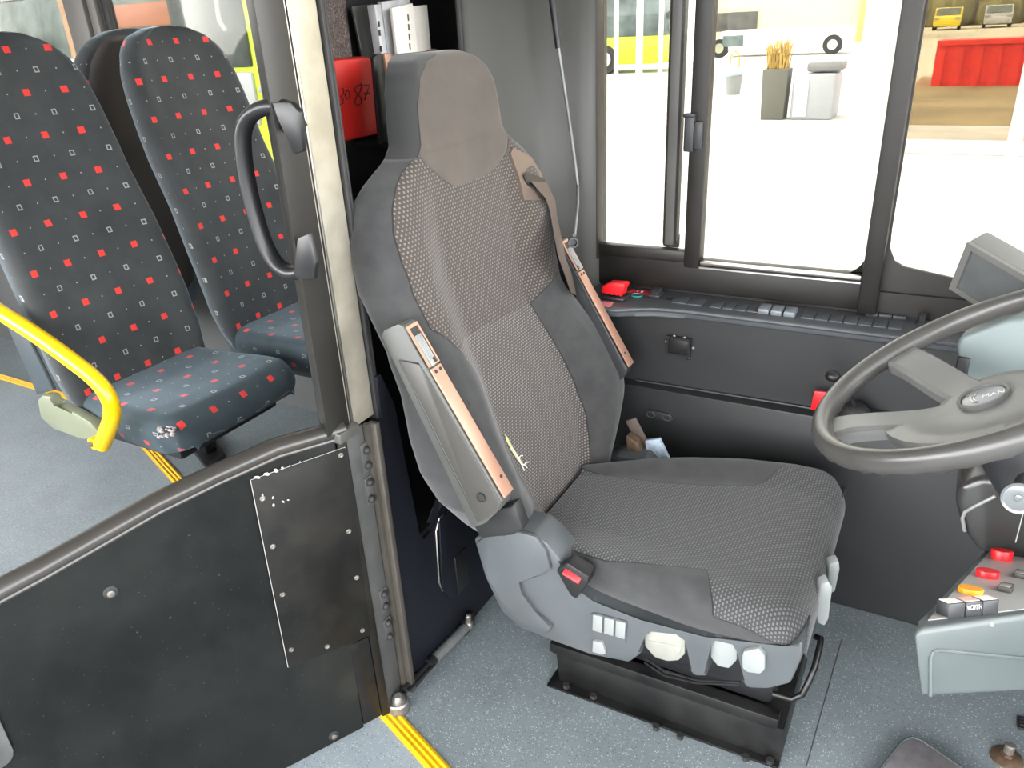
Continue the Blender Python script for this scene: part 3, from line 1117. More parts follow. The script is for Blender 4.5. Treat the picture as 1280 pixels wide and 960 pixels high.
MB().prism([f(a, b, -.001) for a, b in rrect(.075, .024, .0115)], f.z * .006, .001).build('plate', M['plastic_dark'], gr)
for sgn in (-1, 1):
    MB().tube([f(sgn * .022 + .011 * math.cos(2 * PI * k / 20), .008 * math.sin(2 * PI * k / 20), .006) for k in range(20)], .0016, 6, closed=True).build('rim', M['arm_grey'], gr)

# parking brake: lever with a round knob in its own base, and the red tag
p = PY(1062, 505, 1.70)
pb = thing('parking_brake', 'black parking brake lever with round knob behind the steering wheel', 'lever', (p.x, 1.72, .525))
pk = PY(1041, 470, 1.68)
MB().box((p.x + .02, 1.745, .540), (.13, .09, .03), None, .01).build('base', M['plastic_dark'], pb)
MB().lathe((p.x + .012, 1.735, .552), (0, -.2, 1), [(0, .034), (.012, .032), (.024, .024), (.030, .012)], 20).build('boot', M['rubber'], pb)
MB().tube([(p.x + .012, 1.73, .57), V((p.x, 1.72, .60)), pk], [.008, .007, .006], 10).build('stem', M['black'], pb)
MB().ball(pk, .016, (1, 1, .8), None, 18).build('knob', M['black'], pb)
tp = PY(1024, 500, 1.738)
tg = MB().prism([PY(u, v, 1.738) for u, v in ((1018, 489), (1035, 491), (1031, 514), (1013, 512))], (0, .008, 0), .001).build('red_tag', M['red_label'])
tg.data.materials[0] = M['red']
tag(tg, 'red label plate on the wall beside the parking brake knob', 'label')

# --------------------------------------------------------- driver window
w1 = thing('window_1', 'driver side window with dark frame and a sliding pane', 'window', (-.3, YW, .76))
del w1['label'], w1['category']
struct(w1)
ZT_ = 2.02
fm = MB()
fm.box((-.46, YW + .01, .795), (.68, .035, .085), None, .004)          # sill panel
fm.box((-.675, YW + .0, .845), (.25, .03, .03), None, .004)
fm.box((-.54, YW, 1.42), (.040, .045, 1.2), None, .004)                # post between the panes
fm.box((-.122, YW, 1.39), (.040, .05, 1.28), None, .004)               # post by the fixed front pane
fm.box((.75, YW, 1.39), (.05, .05, 1.28), None, .004)
fm.box((-.03, YW, ZT_), (1.6, .05, .06), None, .004)
fm.box((-.81, YW, 1.42), (.03, .05, 1.2), None, .004)
fm.build('window_frame', M['frame'], w1)
fm = MB()                                                              # front pane: dark band along its lower edge
fm.prism([(-.135, YW + .012, .755), (.75, YW + .012, .755), (.75, YW + .012, .735 + .02), (.75, YW + .012, .735 + .03), (.18, YW + .012, .822), (-.06, YW + .012, .860), (-.082, YW + .012, .872), (-.095, YW + .012, .90), (-.097, YW + .012, .94), (-.098, YW + .012, 2.0), (-.135, YW + .012, 2.0)], (0, .01, 0))
fm.build('black_band', M['frame'], w1)
fm = MB()                                                              # rounded corner of the sliding pane
cx, cz, r = -.142, .834, .05
fm.prism([(cx, YW + .006, cz)] + [(cx - r + r * math.sin(a), YW + .006, cz + r - r * math.cos(a)) for a in [PI / 2 * k / 8 for k in range(9)]], (0, .012, 0))
fm.build('pane_corner', M['frame'], w1)
fm = MB()
for cx, sx in ((-.56, -1), (-.80, 1)):
    pass
cx, cz, r = -.585, .86, .035
fm.prism([(cx, YW + .012, cz)] + [(cx - r + r * math.sin(a), YW + .012, cz + r - r * math.cos(a)) for a in [PI / 2 * k / 8 for k in range(9)]], (0, .01, 0))
fm.build('pane_corner', M['frame'], w1)
MB().box((-.33, YW - .020, .836), (.375, .014, .010), None, .003).box((-.33, YW - .028, .826), (.375, .006, .004)).build('slide_track', M['alu'], w1)
MB().box((-.612, YW + .03, 1.43), (.042, .03, 1.15), None, .012).build('mullion', M['mullion'], w1)
MB().box((-.68, YW + .018, 1.43), (.25, .004, 1.16)).build('pane', M['glass'], w1)
MB().box((-.33, YW - .004, 1.42), (.40, .004, 1.18)).build('pane', M['glass'], w1)
MB().box((.32, YW + .026, 1.37), (.84, .004, 1.26)).build('pane', M['glass'], w1)
la = MB().box((-.556, YW - .030, 1.150), (.024, .022, .085), None, .003).box((-.535, YW - .032, 1.145), (.018, .016, .062), None, .002)
la.box((-.556, YW - .034, 1.190), (.028, .026, .008), None, .002).build('slide_latch', M['plastic_dark'], w1)

# windscreen side and roof
wf = MB()
wf.prism([(1.60, -1.2, 0), (1.60, 2.0, 0), (1.60, 2.0, .75), (1.60, -1.2, .75)], (.05, 0, 0))
struct(wf.build('wall_front', M['plastic_dark']))
wf = MB()
wf.box((1.62, 1.9, 1.4), (.10, .10, 1.4), None, .02)
struct(wf.build('trim_3', M['plastic_dark']))
struct(MB().box((-2.7, .40, 2.10), (7.6, 3.4, .06)).build('ceiling', M['ceiling']))
# passenger side wall with the windows seen over the seats
YR = 2.06
wb = MB()
wb.prism([(-6.5, YR, 0), (-.98, YR, 0), (-.98, YR, .95), (-6.5, YR, .95)], (0, .05, 0))
wb.prism([(-6.5, YR, 1.95), (-.98, YR, 1.95), (-.98, YR, 2.1), (-6.5, YR, 2.1)], (0, .05, 0))
struct(wb.build('wall_left_rear', M['wall_pale']))
for k, (x0, x1) in enumerate(((-6.45, -3.02), (-2.86, -1.05))):
    w = thing('window_%d' % (k + 2), 'x', 'window', ((x0 + x1) / 2, YR, .95))
    del w['label'], w['category']
    struct(w)
    MB().ring([(x0, YR, .95), (x1, YR, .95), (x1, YR, 1.95), (x0, YR, 1.95)], [(x0 + .03, YR, .98), (x1 - .03, YR, .98), (x1 - .03, YR, 1.92), (x0 + .03, YR, 1.92)], (0, .03, 0)).build('window_frame', M['rubber'], w)
    MB().box(((x0 + x1) / 2, YR + .02, 1.45), (x1 - x0 - .05, .004, .96)).build('pane', M['glass'], w)
px_ = MB()
px_.box((-2.97, YR - .015, 1.45), (.12, .05, 1.02), None, .01)
px_.box((-2.885, YR - .01, 1.45), (.045, .03, 1.02), None, .005)
struct(px_.build('trim_4', plain('window_pillar_trim', (.115, .105, .095), .5, var=.05)))
struct(MB().box((-6.5, .4, 1.05), (.05, 3.2, 2.1)).build('wall_rear', M['wall_pale']))
wr = MB()
wr.box((-3.9, -1.2, .45), (5.2, .05, .9))
for x in (-6.4, -2.9, -1.35):
    wr.box((x, -1.2, 1.45), (.10, .05, 1.26))
struct(wr.build('wall_right', M['wall_pale']))
# ------------------------------------------ partition behind the driver seat
pt = MB()
xp = -.905
pt.prism([(xp, 1.02, 0), (xp, 1.78, 0), (xp, 1.78, .62), (xp, 1.40, .62), (xp, 1.20, .40), (xp, 1.165, .365), (xp, 1.13, .36), (xp, 1.115, .39), (xp, 1.09, .72), (xp, 1.06, .80), (xp, 1.045, .80), (xp, 1.045, .71), (xp, 1.02, .71)], (-.02, 0, 0), .002)
struct(pt.build('wall_back', M['partition']))
pb_ = MB()
pb_.box((-1.20, 1.55, 1.03), (.03, .74, 2.06))
pb_.prism([(-.985, .968, 0), (-1.215, 1.185, 0), (-1.215, 1.215, 0), (-.96, .985, 0)], (0, 0, 2.06))
pb_.prism([(-1.19, 1.21, .355), (xp - .01, .99, .355), (xp - .01, 1.8, .355), (-1.19, 1.8, .355)], (0, 0, .02))
struct(pb_.build('wall_back', M['black']))
# speckled lining low left of the document rack
struct(MB().box((-1.180, 1.32, 1.62), (.010, .20, .62)).build('trim_5', M['lining']))

hatch = thing('access_flap', 'black access flap with rounded corner low in the partition behind the seat', 'flap', (xp, 1.2, .1))
HX = xp + .002
hq = lambda u, v: PX(u, v, HX)
MB().prism([hq(*p) for p in [(547, 652), (556, 641), (590, 628), (610, 640), (618, 740), (560, 746), (551, 736)]], (.006, 0, 0), .002).build('flap_panel', M['partition'], hatch)
MB().tube([hq(*p) for p in [(590, 628), (560, 640), (549, 648), (545, 664), (549, 728), (553, 738), (566, 743), (565, 690)]], .0022, 6).build('edge_wire', M['steel'], hatch)
MB().box(hq(574, 712) + V((.006, 0, 0)), (.008, .05, .11), None, .002).build('catch', M['black'], hatch)

# ------------------------------------------------------------- door post
post = thing('door_post', 'tall door post with bright stainless strip between cab and passenger seats', 'post', (-.94, .96, 0))
MB().prism([(-.915, .903, .735), (-.912, .962, .735), (-.985, .966, .735), (-.978, .950, .735)], (0, 0, 1.32), .003).build('black_column', plain('post_black', (.016, .015, .013), .42, var=.08), post)
MB().prism([(-.920, .964, .722), (-.916, .968, .722), (-.916, 1.036, .722), (-.922, 1.040, .722), (-.940, 1.040, .722), (-.940, .964, .722)], (0, 0, 1.33), .002).build('stainless_strip', M['stainless'], post)
MB().box((-.915, .970, 1.39), (.006, .006, 1.32), None, .002).build('strip_edge', M['alu'], post)
MB().box((-.922, 1.045, 1.03), (.022, .010, 2.05), None, .003).box((-.918, 1.053, 1.38), (.012, .006, 1.36), None, .002).build('rubber_gasket', M['rubber'], post)
MB().box((-.920, .972, .37), (.012, .050, .70), None, .002).build('hinge_strip', M['grey_strip'], post)
MB().box((-.900, 1.012, .37), (.022, .014, .70), None, .003).box((-.908, 1.001, .37), (.012, .008, .70)).build('edge_angle', plain('brown_grey_angle', (.085, .076, .064), .45, .4, var=.2), post)
for k, (u, v) in enumerate([(457, 562), (459, 581), (461, 602), (463, 623), (479, 742), (481, 757), (484, 778), (486, 795)]):
    p = PX(u, v, -.912)
    if k % 2 == 0:
        q = PX(*[(457, 571), (462, 612), (480, 750), (485, 786)][k // 2], -.9135)
        plate = MB().box((q.x, q.y, q.z), (.005, .024, .062), None, .001).build('hinge_plate', M['grey_strip'], post)
    MB().lathe(p, (1, -.25, 0), [(0, .0085), (.004, .0085), (.009, .006), (.011, .002)], 12).build('bolt_cap', M['rubber'], plate)
MB().cyl((-.905, .968, .0), (-.905, .968, .030), .026, n=20, bevel=.004).lathe((-.900, .965, .028), (.15, -.1, 1), [(0, .016), (.014, .015), (.024, .008)], 16).build('pivot_foot', M['steel'], post)
# black grab handle bolted to the column
hp = [(374, 160), (360, 137), (338, 133), (316, 142), (305, 160), (304, 186), (309, 225), (319, 268), (332, 307), (346, 330), (364, 341), (386, 338)]
P = [PY(u, v, .928) for u, v in hp]
# smooth the path
Q = []
for i in range(len(P) - 1):
    p0, p1, p2, p3 = P[max(i - 1, 0)], P[i], P[i + 1], P[min(i + 2, len(P) - 1)]
    for k in range(4):
        t = k / 4
        Q.append(.5 * ((2 * p1) + (p2 - p0) * t + (2 * p0 - 5 * p1 + 4 * p2 - p3) * t * t + (3 * p1 - p0 - 3 * p2 + p3) * t ** 3))
Q.append(P[-1])
gh = MB().tube(Q, .0155, 14, flat=.8, up=(0, 1, 0)).build('grab_handle', M['black'], post)
gh['label'] = 'black grab handle on the post'
MB().prism([PY(u, v, .898) for u, v in [(338, 128), (362, 127), (374, 140), (378, 190), (366, 193), (350, 150)]], (0, .012, 0), .003).build('handle_mount', M['black'], gh)
MB().prism([PY(u, v, .898) for u, v in [(371, 298), (385, 292), (394, 330), (392, 350), (372, 350), (366, 342)]], (0, .012, 0), .003).build('handle_mount', M['black'], gh)
MB().box((-.925, .945, .728), (.05, .055, .02), None, .002).build('ledge_bracket', plain('ledge_grey', (.12, .12, .11), .4, .4), post)

# -------------------------------------------------------------- half door
DO = V((-.93, .90, 0))
dn_ = V((.888, -.46, 0))
dd = V((-.46, -.888, 0)).normalized()
D3 = lambda s, z, t=0.0: DO + dd * s + dn_ * t + V((0, 0, z))
DP = lambda u, v, t=0.0: PP(u, v, tuple(DO + dn_ * t), tuple(dn_))
door = thing('half_door', 'low black cab door with curved top edge and bolted plate', 'door', D3(.3, 0))
TOP = [(-.025, .722), (.08, .726), (.19, .712), (.29, .695), (.38, .672), (.467, .650), (.536, .635), (.65, .585), (.80, .50), (.95, .39), (1.05, .28)]
MB().prism([D3(s, z) for s, z in [(.016, .012), (.016, .25), (-.025, .25)] + TOP + [(1.05, .012)]], dn_ * -.028, .002).build('door_panel', M['door'], door)
tr = MB()
tt = [D3(s, z + .013, -.012) for s, z in [(-.048, .722)] + TOP]
tr.tube(tt, .0165, 12, flat=1.25, up=(0, 0, 1))
tr.tube([D3(s, z + .001, .002) for s, z in TOP], .0045, 8)
tr.build('top_trim', plain('door_trim_black', (.030, .027, .024), .30, var=.12), door)
MB().prism([D3(-.028, .012), D3(-.028, .725), D3(-.048, .730), D3(-.048, .012)], dn_ * -.02, .003).build('hinge_stile', M['plate'], door)
MB().prism([D3(.0155, .02, .001), D3(.0155, .248, .001), D3(-.026, .248, .001), D3(-.026, .02, .001)], dn_ * -.012, .001).build('lower_strip', M['plate'], door)
pl = MB().prism([DP(u, v, .001) for u, v in ((313, 600), (431, 559), (462, 793), (360, 834))], dn_ * .004, .0008).build('access_plate', M['plate'], door)
pl['label'] = 'black screwed access plate with a pale worn edge'
ed_ = MB()
c4 = [DP(u, v, .004) for u, v in ((313, 600), (431, 559), (462, 793), (360, 834))]
for i in range(4):
    ed_.tube([c4[i], c4[(i + 1) % 4]], .0005 if i != 3 else .0007, 5)
ed_.build('worn_edge', M['scuff'], pl)
sc = MB()
for (u, v, w, h) in ((322, 597, 10, 4), (334, 593, 9, 5), (345, 588, 7, 5), (353, 585, 4, 3), (362, 582, 2, 2), (328, 619, 3, 5), (341, 622, 3, 4), (342, 632, 3, 5), (354, 627, 4, 3), (360, 625, 5, 1.5), (375, 577, 2, 2)):
    k = random.random()
    pts = []
    for j in range(9):
        a = 2 * PI * j / 9
        r = .55 + .6 * random.random()
        pts.append(DP(u + w * .5 * r * math.cos(a), v + h * .5 * r * math.sin(a), .0054))
    sc.prism(pts, dn_ * .0003)
sc.build('paint_chips', M['scuff'], pl)
for u, v in ((328, 623), (426, 569), (436, 664), (341, 683), (446, 722), (353, 743), (453, 788), (364, 812), (409, 808)):
    p = DP(u, v, .005)
    MB().lathe(p, dn_, [(0, .0055), (.0018, .0050), (.0024, .003), (.0015, .0012)], 10).build('screw', M['bolt'], pl)
for u, v in ((138, 740), (417, 919)):
    p = DP(u, v, 0)
    b_ = MB().lathe(p, dn_, [(0, .012), (.002, .0115), (.003, .008)], 18).build('bolt_washer', M['rubber'], door)
    MB().lathe(p + dn_ * .003, dn_, [(0, .0065), (.004, .006), (.005, .003)], 12).build('bolt_head', M['bolt'], b_)
p = DP(-34, 930, 0)
f = frame3(p, dd, (0, 0, 1))
MB().prism([f(a, b, -.001) for a, b in rrect(.09, .13, .025)], dn_ * .006, .002).build('latch_plate', M['grey_strip'], door)

# ------------------------------------------------- damper strut of the door
sa = PX(586, 780, -.885)
sb = V((-.900, .985, .045))
st = thing('gas_strut', 'grey and black damper strut low beside the partition', 'strut', (sa + sb) / 2 - V((0, 0, .02)))
d_ = (sa - sb)
MB().cyl(sb + d_ * .42, sa - d_ * .06, .0125, n=18, bevel=.002).build('cylinder', M['strut'], st)
MB().cyl(sb, sb + d_ * .46, .0075, n=14).cyl(sb + d_ * .36, sb + d_ * .44, .0135, n=16).build('rod', M['black'], st)
MB().cyl(sb + d_ * .04 + V((.012, -.004, .0)), sb + d_ * .4 + V((.012, -.004, .0)), .004, n=8).build('guide_rod', M['black'], st)
MB().ball(sa, .014, (1, 1, 1)).cyl(sa, sa + V((.002, -.002, .024)), .008, .006, 12).ball(sa + V((.002, -.002, .026)), .008).build('ball_joint', M['bolt'], st)
MB().box(sa + V((-.012, .012, -.012)), (.014, .05, .045), None, .003).build('bracket', M['black'], st)

# ------------------------------------- red box and the document rack behind
rx = -1.10
r4 = [PX(u, v, rx) for u, v in ((418, 78), (464, 70), (475, 168), (432, 182))]
rb = thing('red_box', 'red box with handwritten digits mounted on the black partition', 'box', V((rx - .03, r4[2].y - .06, r4[2].z)))
ya_, yb_ = r4[3].y - .055, r4[2].y + .004
za_, zb_ = r4[2].z, r4[1].z
MB().box((rx - .03, (ya_ + yb_) / 2, (za_ + zb_) / 2), (.06, yb_ - ya_, zb_ - za_), None, .010).build('box_body', M['red_box'], rb)
ink = MB()
iq = lambda u, v: PX(u, v, rx + .0012)
strokes = [[(428, 110), (430, 113), (429, 118), (426, 120), (429, 123), (429, 129), (425, 131)],
           [(434, 113), (431, 118), (433, 124), (437, 122), (437, 115), (434, 113)],
           [(452, 106), (446, 107), (443, 112), (446, 117), (451, 122), (452, 129), (447, 132), (443, 129), (445, 122), (450, 115), (452, 108), (451, 104)],
           [(454, 107), (462, 106), (460, 113), (456, 125)], [(455, 117), (463, 116)]]
for s_ in strokes:
    ink.tube([iq(*p) for p in s_], .0011, 6)
ink.build('handwriting', M['ink'], rb)

rk = thing('document_rack', 'black document rack with pinkish end plates on the partition', 'rack', PX(490, 175, -1.08))
xk = -1.085
k4 = lambda pts, x, th: MB().prism([PX(u, v, x) for u, v in pts], (-th, 0, 0), .004)
k4([(467, 72), (472, 67), (479, 66), (492, 175), (476, 180)], xk + .03, .010).build('end_plate', M['black'], rk)
k4([(481, 66), (489, 66), (493, 72), (500, 170), (492, 175)], xk + .03, .010).build('plate_edge', M['trim_bronze'], rk)
k4([(539, 64), (543, 61), (548, 61), (550, 150), (545, 150)], xk, .02).build('plate_edge', M['trim_bronze'], rk)
z_b = PX(500, 175, xk).z
MB().box((-1.12, (PX(490, 170, -1.08).y + PX(549, 150, -1.08).y) / 2, z_b - .005), (.12, .20, .012)).build('shelf', M['black'], rk)
zt0 = PX(500, 60, -1.11).z


def sheet(name, label, cat, quad, x, th, mat, group='papers standing in the rack'):
    """an upright sheaf standing in the rack, its foot on the rack shelf"""
    P = [PX(u, v, x) for u, v in quad]
    P[2] = V((x, P[2].y + (P[2].y - P[1].y) * .0, z_b + .002))
    P[3] = V((x, P[3].y, z_b + .002))
    o = MB().prism(P, (-th, 0, 0), .0012).build(name, mat)
    return tag(o, label, cat, group)


sheet('dark_folder', 'dark plastic folder at the left end of the paper rack', 'folder', [(440, 8), (468, 4), (484, 60), (462, 64)], -1.15, .006, M['folder_dark'])
fo = sheet('ring_folder', 'grey punched folder spine left of the white papers', 'folder', [(468, 6), (476, 5), (486, 60), (480, 62)], -1.105, .02, M['sleeve'])
for v in (30, 41, 61):
    p = PX(473.5 + (v - 30) * .09, v, -1.1045)
    MB().box(p, (.003, .006, .012), None, .002).build('punch_hole', M['ink'], fo)
sheet('paper_sheaf', 'grey clear sleeve of papers behind the white sheaf', 'papers', [(477, 2), (512, -2), (522, 60), (487, 62)], -1.125, .012, M['sleeve'])
w_ = sheet('paper_sheaf', 'white punched paper sleeve standing nearest the headrest', 'papers', [(490, 10), (516, 4), (524, 60), (500, 80)], -1.10, .008, M['paper'])
sp = PX(510.5, 24, -1.0995)
for v in (22, 34, 46, 58):
    MB().box(PX(510.5 + (v - 24) * .06, v, -1.0985), (.002, .004, .013), None, .001).build('punch_hole', M['arm_grey'], w_)
sheet('paper_sheaf', 'plain cream sheaf at the right end of the paper rack', 'papers', [(515, 8), (534, 6), (539, 60), (522, 66)], -1.115, .010, M['paper'])

# -------------------------------------------- grey pillar trim and thin rod
path = [(-1.18, 1.88), (-1.00, 1.575), (-.985, 1.60), (-.955, 1.70), (-.925, 1.775), (-.90, 1.815), (-.865, 1.838), (-.835, 1.845), (-.812, 1.852), (-.800, 1.865), (-.797, 1.93)]
pm = MB()
A_ = [pm.bm.verts.new((x, y, .0)) for x, y in path]
B_ = [pm.bm.verts.new((x, y, 2.06)) for x, y in path]
for i in range(len(path) - 1):
    pm.bm.faces.new((A_[i], A_[i + 1], B_[i + 1], B_[i]))
pil = pm.build('trim_6', M['pillar'], angle=50)
struct(pil)
sol = pil.modifiers.new('thick', 'SOLIDIFY')
sol.thickness = .004
sol.offset = 0
MB_ = MB().tube([(-.993, 1.572, .0), (-.993, 1.572, 2.06)], .006, 8)
struct(MB_.build('trim_7', M['rubber']))
yr = 1.79
rp = [PX(684, -40, -.86), PX(690, 0, -.86), PX(698, 60, -.85), PX(710, 140, -.84), PX(719, 205, -.83), PX(722, 232, -.825), PX(722, 255, -.79), PX(718, 294, -.725)]
rod = thing('gooseneck_rod', 'thin grey rod with black sleeve hanging in front of the pillar', 'rod', rp[-1])
MB().tube(rp, .0040, 10).build('rod', M['strut'], rod)
MB().tube([rp[0], rp[1], rp[2]], .0075, 12).build('sleeve', M['black'], rod)
f = frame3(PX(716, 303, -.715), (.55, -.80, .10), (0, 0, 1))
MB().lathe(f(-.022, 0, 0), f.x, [(0, .007), (.012, .010), (.024, .0115), (.030, .0115), (.030, .0085), (.016, .008)], 20).build('socket_end', M['plastic_dark'], rod)
# --------------------------------------------------------- steering wheel
WC = V((.082, 1.22, .909))
wn = V((-math.sin(.541), -.039, math.cos(.541))).normalized()
we2 = V((1, 0, 0)) - wn * wn.x
we2.normalize()                       # towards the front and up
we1 = wn.cross(we2)                   # towards the window
WF = lambda a, b, c=0.0: WC + we1 * a + we2 * b + wn * c
wrot = Matrix((we1, we2, wn)).transposed()
wheel = thing('steering_wheel', 'large grey bus steering wheel with wide spokes and round hub emblem', 'steering wheel', WF(0, 0, -.12))
RO = .234
mb = MB()
N = 96
rings = []
for i in range(N):
    th = 2 * PI * i / N
    c = V((RO * math.cos(th), RO * math.sin(th)))
    row = []
    for j in range(14):
        a = 2 * PI * j / 14
        grip = .0012 * math.sin(th * 40) if math.sin(a) < -.2 else 0
        r = .0165 + grip
        dr, dz = r * math.cos(a), r * 1.12 * math.sin(a)
        row.append(mb.bm.verts.new(WF((RO + dr) * math.cos(th), (RO + dr) * math.sin(th), dz)))
    rings.append(row)
mb.stitch(rings, True, True)
mb.build('rim', M['wheel_rim'], wheel)
# hub pad with four spokes: one smooth dished body, cut by the openings
hub = MB()
HD = -.045


def dish(r):
    return HD + (.045 - .004) * sm(.06, .225, r) ** 1.0


def spoke_shape(th):
    """reach of the hub plate towards angle th: full radius along the spokes"""
    best = .080
    d = abs((th - math.radians(-150) + PI) % (2 * PI) - PI)
    best = max(best, .080 + .072 * (1 - sm(math.radians(38), math.radians(66), d)))
    for a0, h in ((-36, .019), (-99, .021), (159, .021), (96, .019)):
        d = abs((th - math.radians(a0) + PI) % (2 * PI) - PI)
        if d < PI / 2:
            best = max(best, min(.226, (h + .012 * (1 - sm(.06, .14, .08 / max(.3, 1)))) / max(.04, math.sin(d)) if d > .02 else .226))
    return best


NR, NT = 14, 420
topv, botv = [], []
for i in range(NT):
    th = 2 * PI * i / NT
    R_ = spoke_shape(th)
    rt, rb_ = [], []
    for j in range(NR + 1):
        r = R_ * j / NR
        edge = .010 * (1 - sm(.75, 1.0, j / NR)) if R_ < .2 else .008
        z = dish(r)
        rt.append(hub.bm.verts.new(WF(r * math.cos(th), r * math.sin(th), z + .002 - (.006 * sm(.8, 1, j / NR) if R_ < .22 else 0))))
        rb_.append(hub.bm.verts.new(WF(r * math.cos(th), r * math.sin(th), z - .022)))
    topv.append(rt + rb_[::-1])
for i in range(NT):
    A_, B_ = topv[i], topv[(i + 1) % NT]
    for j in range(len(A_) - 1):
        hub.bm.faces.new((A_[j], B_[j], B_[j + 1], A_[j + 1]))
bmesh.ops.remove_doubles(hub.bm, verts=hub.bm.verts[:], dist=.00001)
hub.build('hub_and_spokes', M['wheel'], wheel, angle=45)
em = MB().lathe(WF(0, -.01, HD + .004), wn, [(-.01, .036), (.004, .036), (.0055, .034), (.0035, .031), (.0002, .0305), (-.004, .03)], 36).build('emblem_ring', M['wheel'], wheel)
ed2 = MB().lathe(WF(0, -.01, HD + .0045), wn, [(-.006, .0295), (.0006, .0295), (.0012, .028)], 36).build('emblem_disc', plain('emblem_grey', (.20, .21, .225), .3, .2, var=.1), em)
text_mesh('emblem_text', 'MAN', .014, WF(-.004, .004, HD + .006), we2, we1, M['white_print'], em, .0003)
la_ = MB()
for k, (rr, a0, a1) in enumerate(((.020, 200, 340), (.015, 210, 330))):
    la_.tube([WF(rr * math.cos(math.radians(a)), -.012 + rr * .7 * math.sin(math.radians(a)), HD + .0062) for a in range(a0, a1 + 1, 14)], .0009, 5)
la_.build('emblem_lines', M['alu'], em)
# column with its cover and the stalk knob
MB().lathe(WF(0, 0, HD - .02), -wn, [(0, .075), (.012, .085), (.03, .078), (.045, .055), (.15, .05)], 32).build('hub_boss', M['plastic_dark'], wheel)
MB().cyl(WF(0, 0, -.16), WF(.02, .25, -.42), .045, .06, 20).build('column_shaft', M['plastic_dark'], wheel)
cc = thing('column_cover', 'dark glossy steering column cover below the wheel', 'cover', (.13, 1.35, .50))
pts = [(1193, 628), (1198, 609), (1226, 596), (1290, 600), (1330, 640), (1330, 720), (1245, 700), (1222, 690), (1203, 664)]
MB().prism([PY(u, v, 1.30) for u, v in pts], (0, .10, 0), .014, 3).build('cover_body', plain('glossy_dark_cover', (.030, .030, .029), .25, var=.1), cc)
MB().tube([PY(u, v, 1.298) for u, v in [(1206, 664), (1203, 648), (1206, 640), (1216, 634), (1228, 628), (1244, 620)]], .0030, 8).build('edge_bead', plain('bead_grey', (.20, .20, .195), .3), cc)
kc = PY(1273, 623, 1.04)
stl = thing('stalk_knob', 'clear round knob on a dark stalk below the steering wheel', 'knob', kc + V((0, .03, -.02)))
kd = (V(CAM) - kc).normalized() * .8 + V((-.15, -.1, .25))
MB().lathe(kc, kd, [(-.014, .016), (-.006, .0195), (0, .020), (.001, .0165), (.0003, .0155), (.0003, .005), (.002, .004), (.001, .0015)], 30).build('knob', M['disc_clear'], stl)
MB().cyl(kc - V(kd).normalized() * .01, kc + V((.02, .10, -.03)), .013, .016, 18).build('stem', M['plastic_dark'], stl)
MB().cyl(kc + V((.012, .02, -.03)), kc + V((.014, .03, -.085)), .0007, n=8).build('wire', M['light_plastic'], stl)

# ---------------------------------------------- cluster pod and the monitor
cl = thing('instrument_cluster', 'pale grey instrument pod seen between the wheel spokes', 'dashboard', (.3, 1.45, .62))
cf = [(1194, 432), (1200, 421), (1258, 400), (1420, 395), (1440, 520), (1262, 500), (1240, 476), (1215, 466), (1195, 462)]
MB().prism([PY(u, v, 1.475) for u, v in cf], (.06, .26, .02), .012, 3).build('pod', M['cluster'], cl)
p = PY(1200, 456, 1.470)
MB().box(p + V((.004, .004, -.006)), (.02, .012, .04), None, .004).build('pod_latch', M['plastic_dark'], cl)
MB().box((.66, 1.40, .55), (.26, .62, .42), None, .03).build('dash_body', M['plastic_dark'], cl)

mo = thing('monitor', 'small grey framed monitor tilted in front of the right window', 'monitor', PY(1240, 390, 1.60))
# its face: corners read on a tilted plane
mc = PY(1240, 348, 1.60)
mxd, myd = None, None
pa, pbm = PY(1189, 359, 1.665), PY(1212, 300, 1.62)
# depth of the far corner that makes the case square
ym = min((1.40 + .002 * k for k in range(200)), key=lambda q: abs((PY(1280, 339, q) - pbm).normalized().dot((pa - pbm).normalized())))
pd = PY(1280, 339, ym)
mv, mh = pbm - pa, pd - pbm
mf = frame3(pbm, mh, -mv)
nz = mf.z if mf.z.dot(V(CAM) - pbm) > 0 else -mf.z
Wm, Hm = .145, mv.length
g2 = lambda a, b, c=0.0: pbm + mf.x * a + mf.y * b + nz * c
MB().prism([g2(0, 0, 0), g2(Wm, 0, 0), g2(Wm, Hm, 0), g2(0, Hm, 0)], nz * -.045, .005).build('case', M['monitor'], mo)
MB().ring([g2(.001, .001), g2(Wm - .001, .001), g2(Wm - .001, Hm - .001), g2(.001, Hm - .001)], [g2(.014, .013), g2(Wm - .016, .013), g2(Wm - .016, Hm - .012), g2(.014, Hm - .012)], nz * .008).build('bezel', M['monitor'], mo)
MB().prism([g2(.013, .012, .0006), g2(Wm - .015, .012, .0006), g2(Wm - .015, Hm - .011, .0006), g2(.013, Hm - .011, .0006)], nz * .0015).build('screen', M['screen'], mo)
MB().cyl(g2(Wm * .75, Hm * .8, -.03), g2(Wm * .9, Hm * .8, -.03) + V((.03, .05, -.03)), .014, n=14).build('mount_arm', M['plastic_dark'], mo)

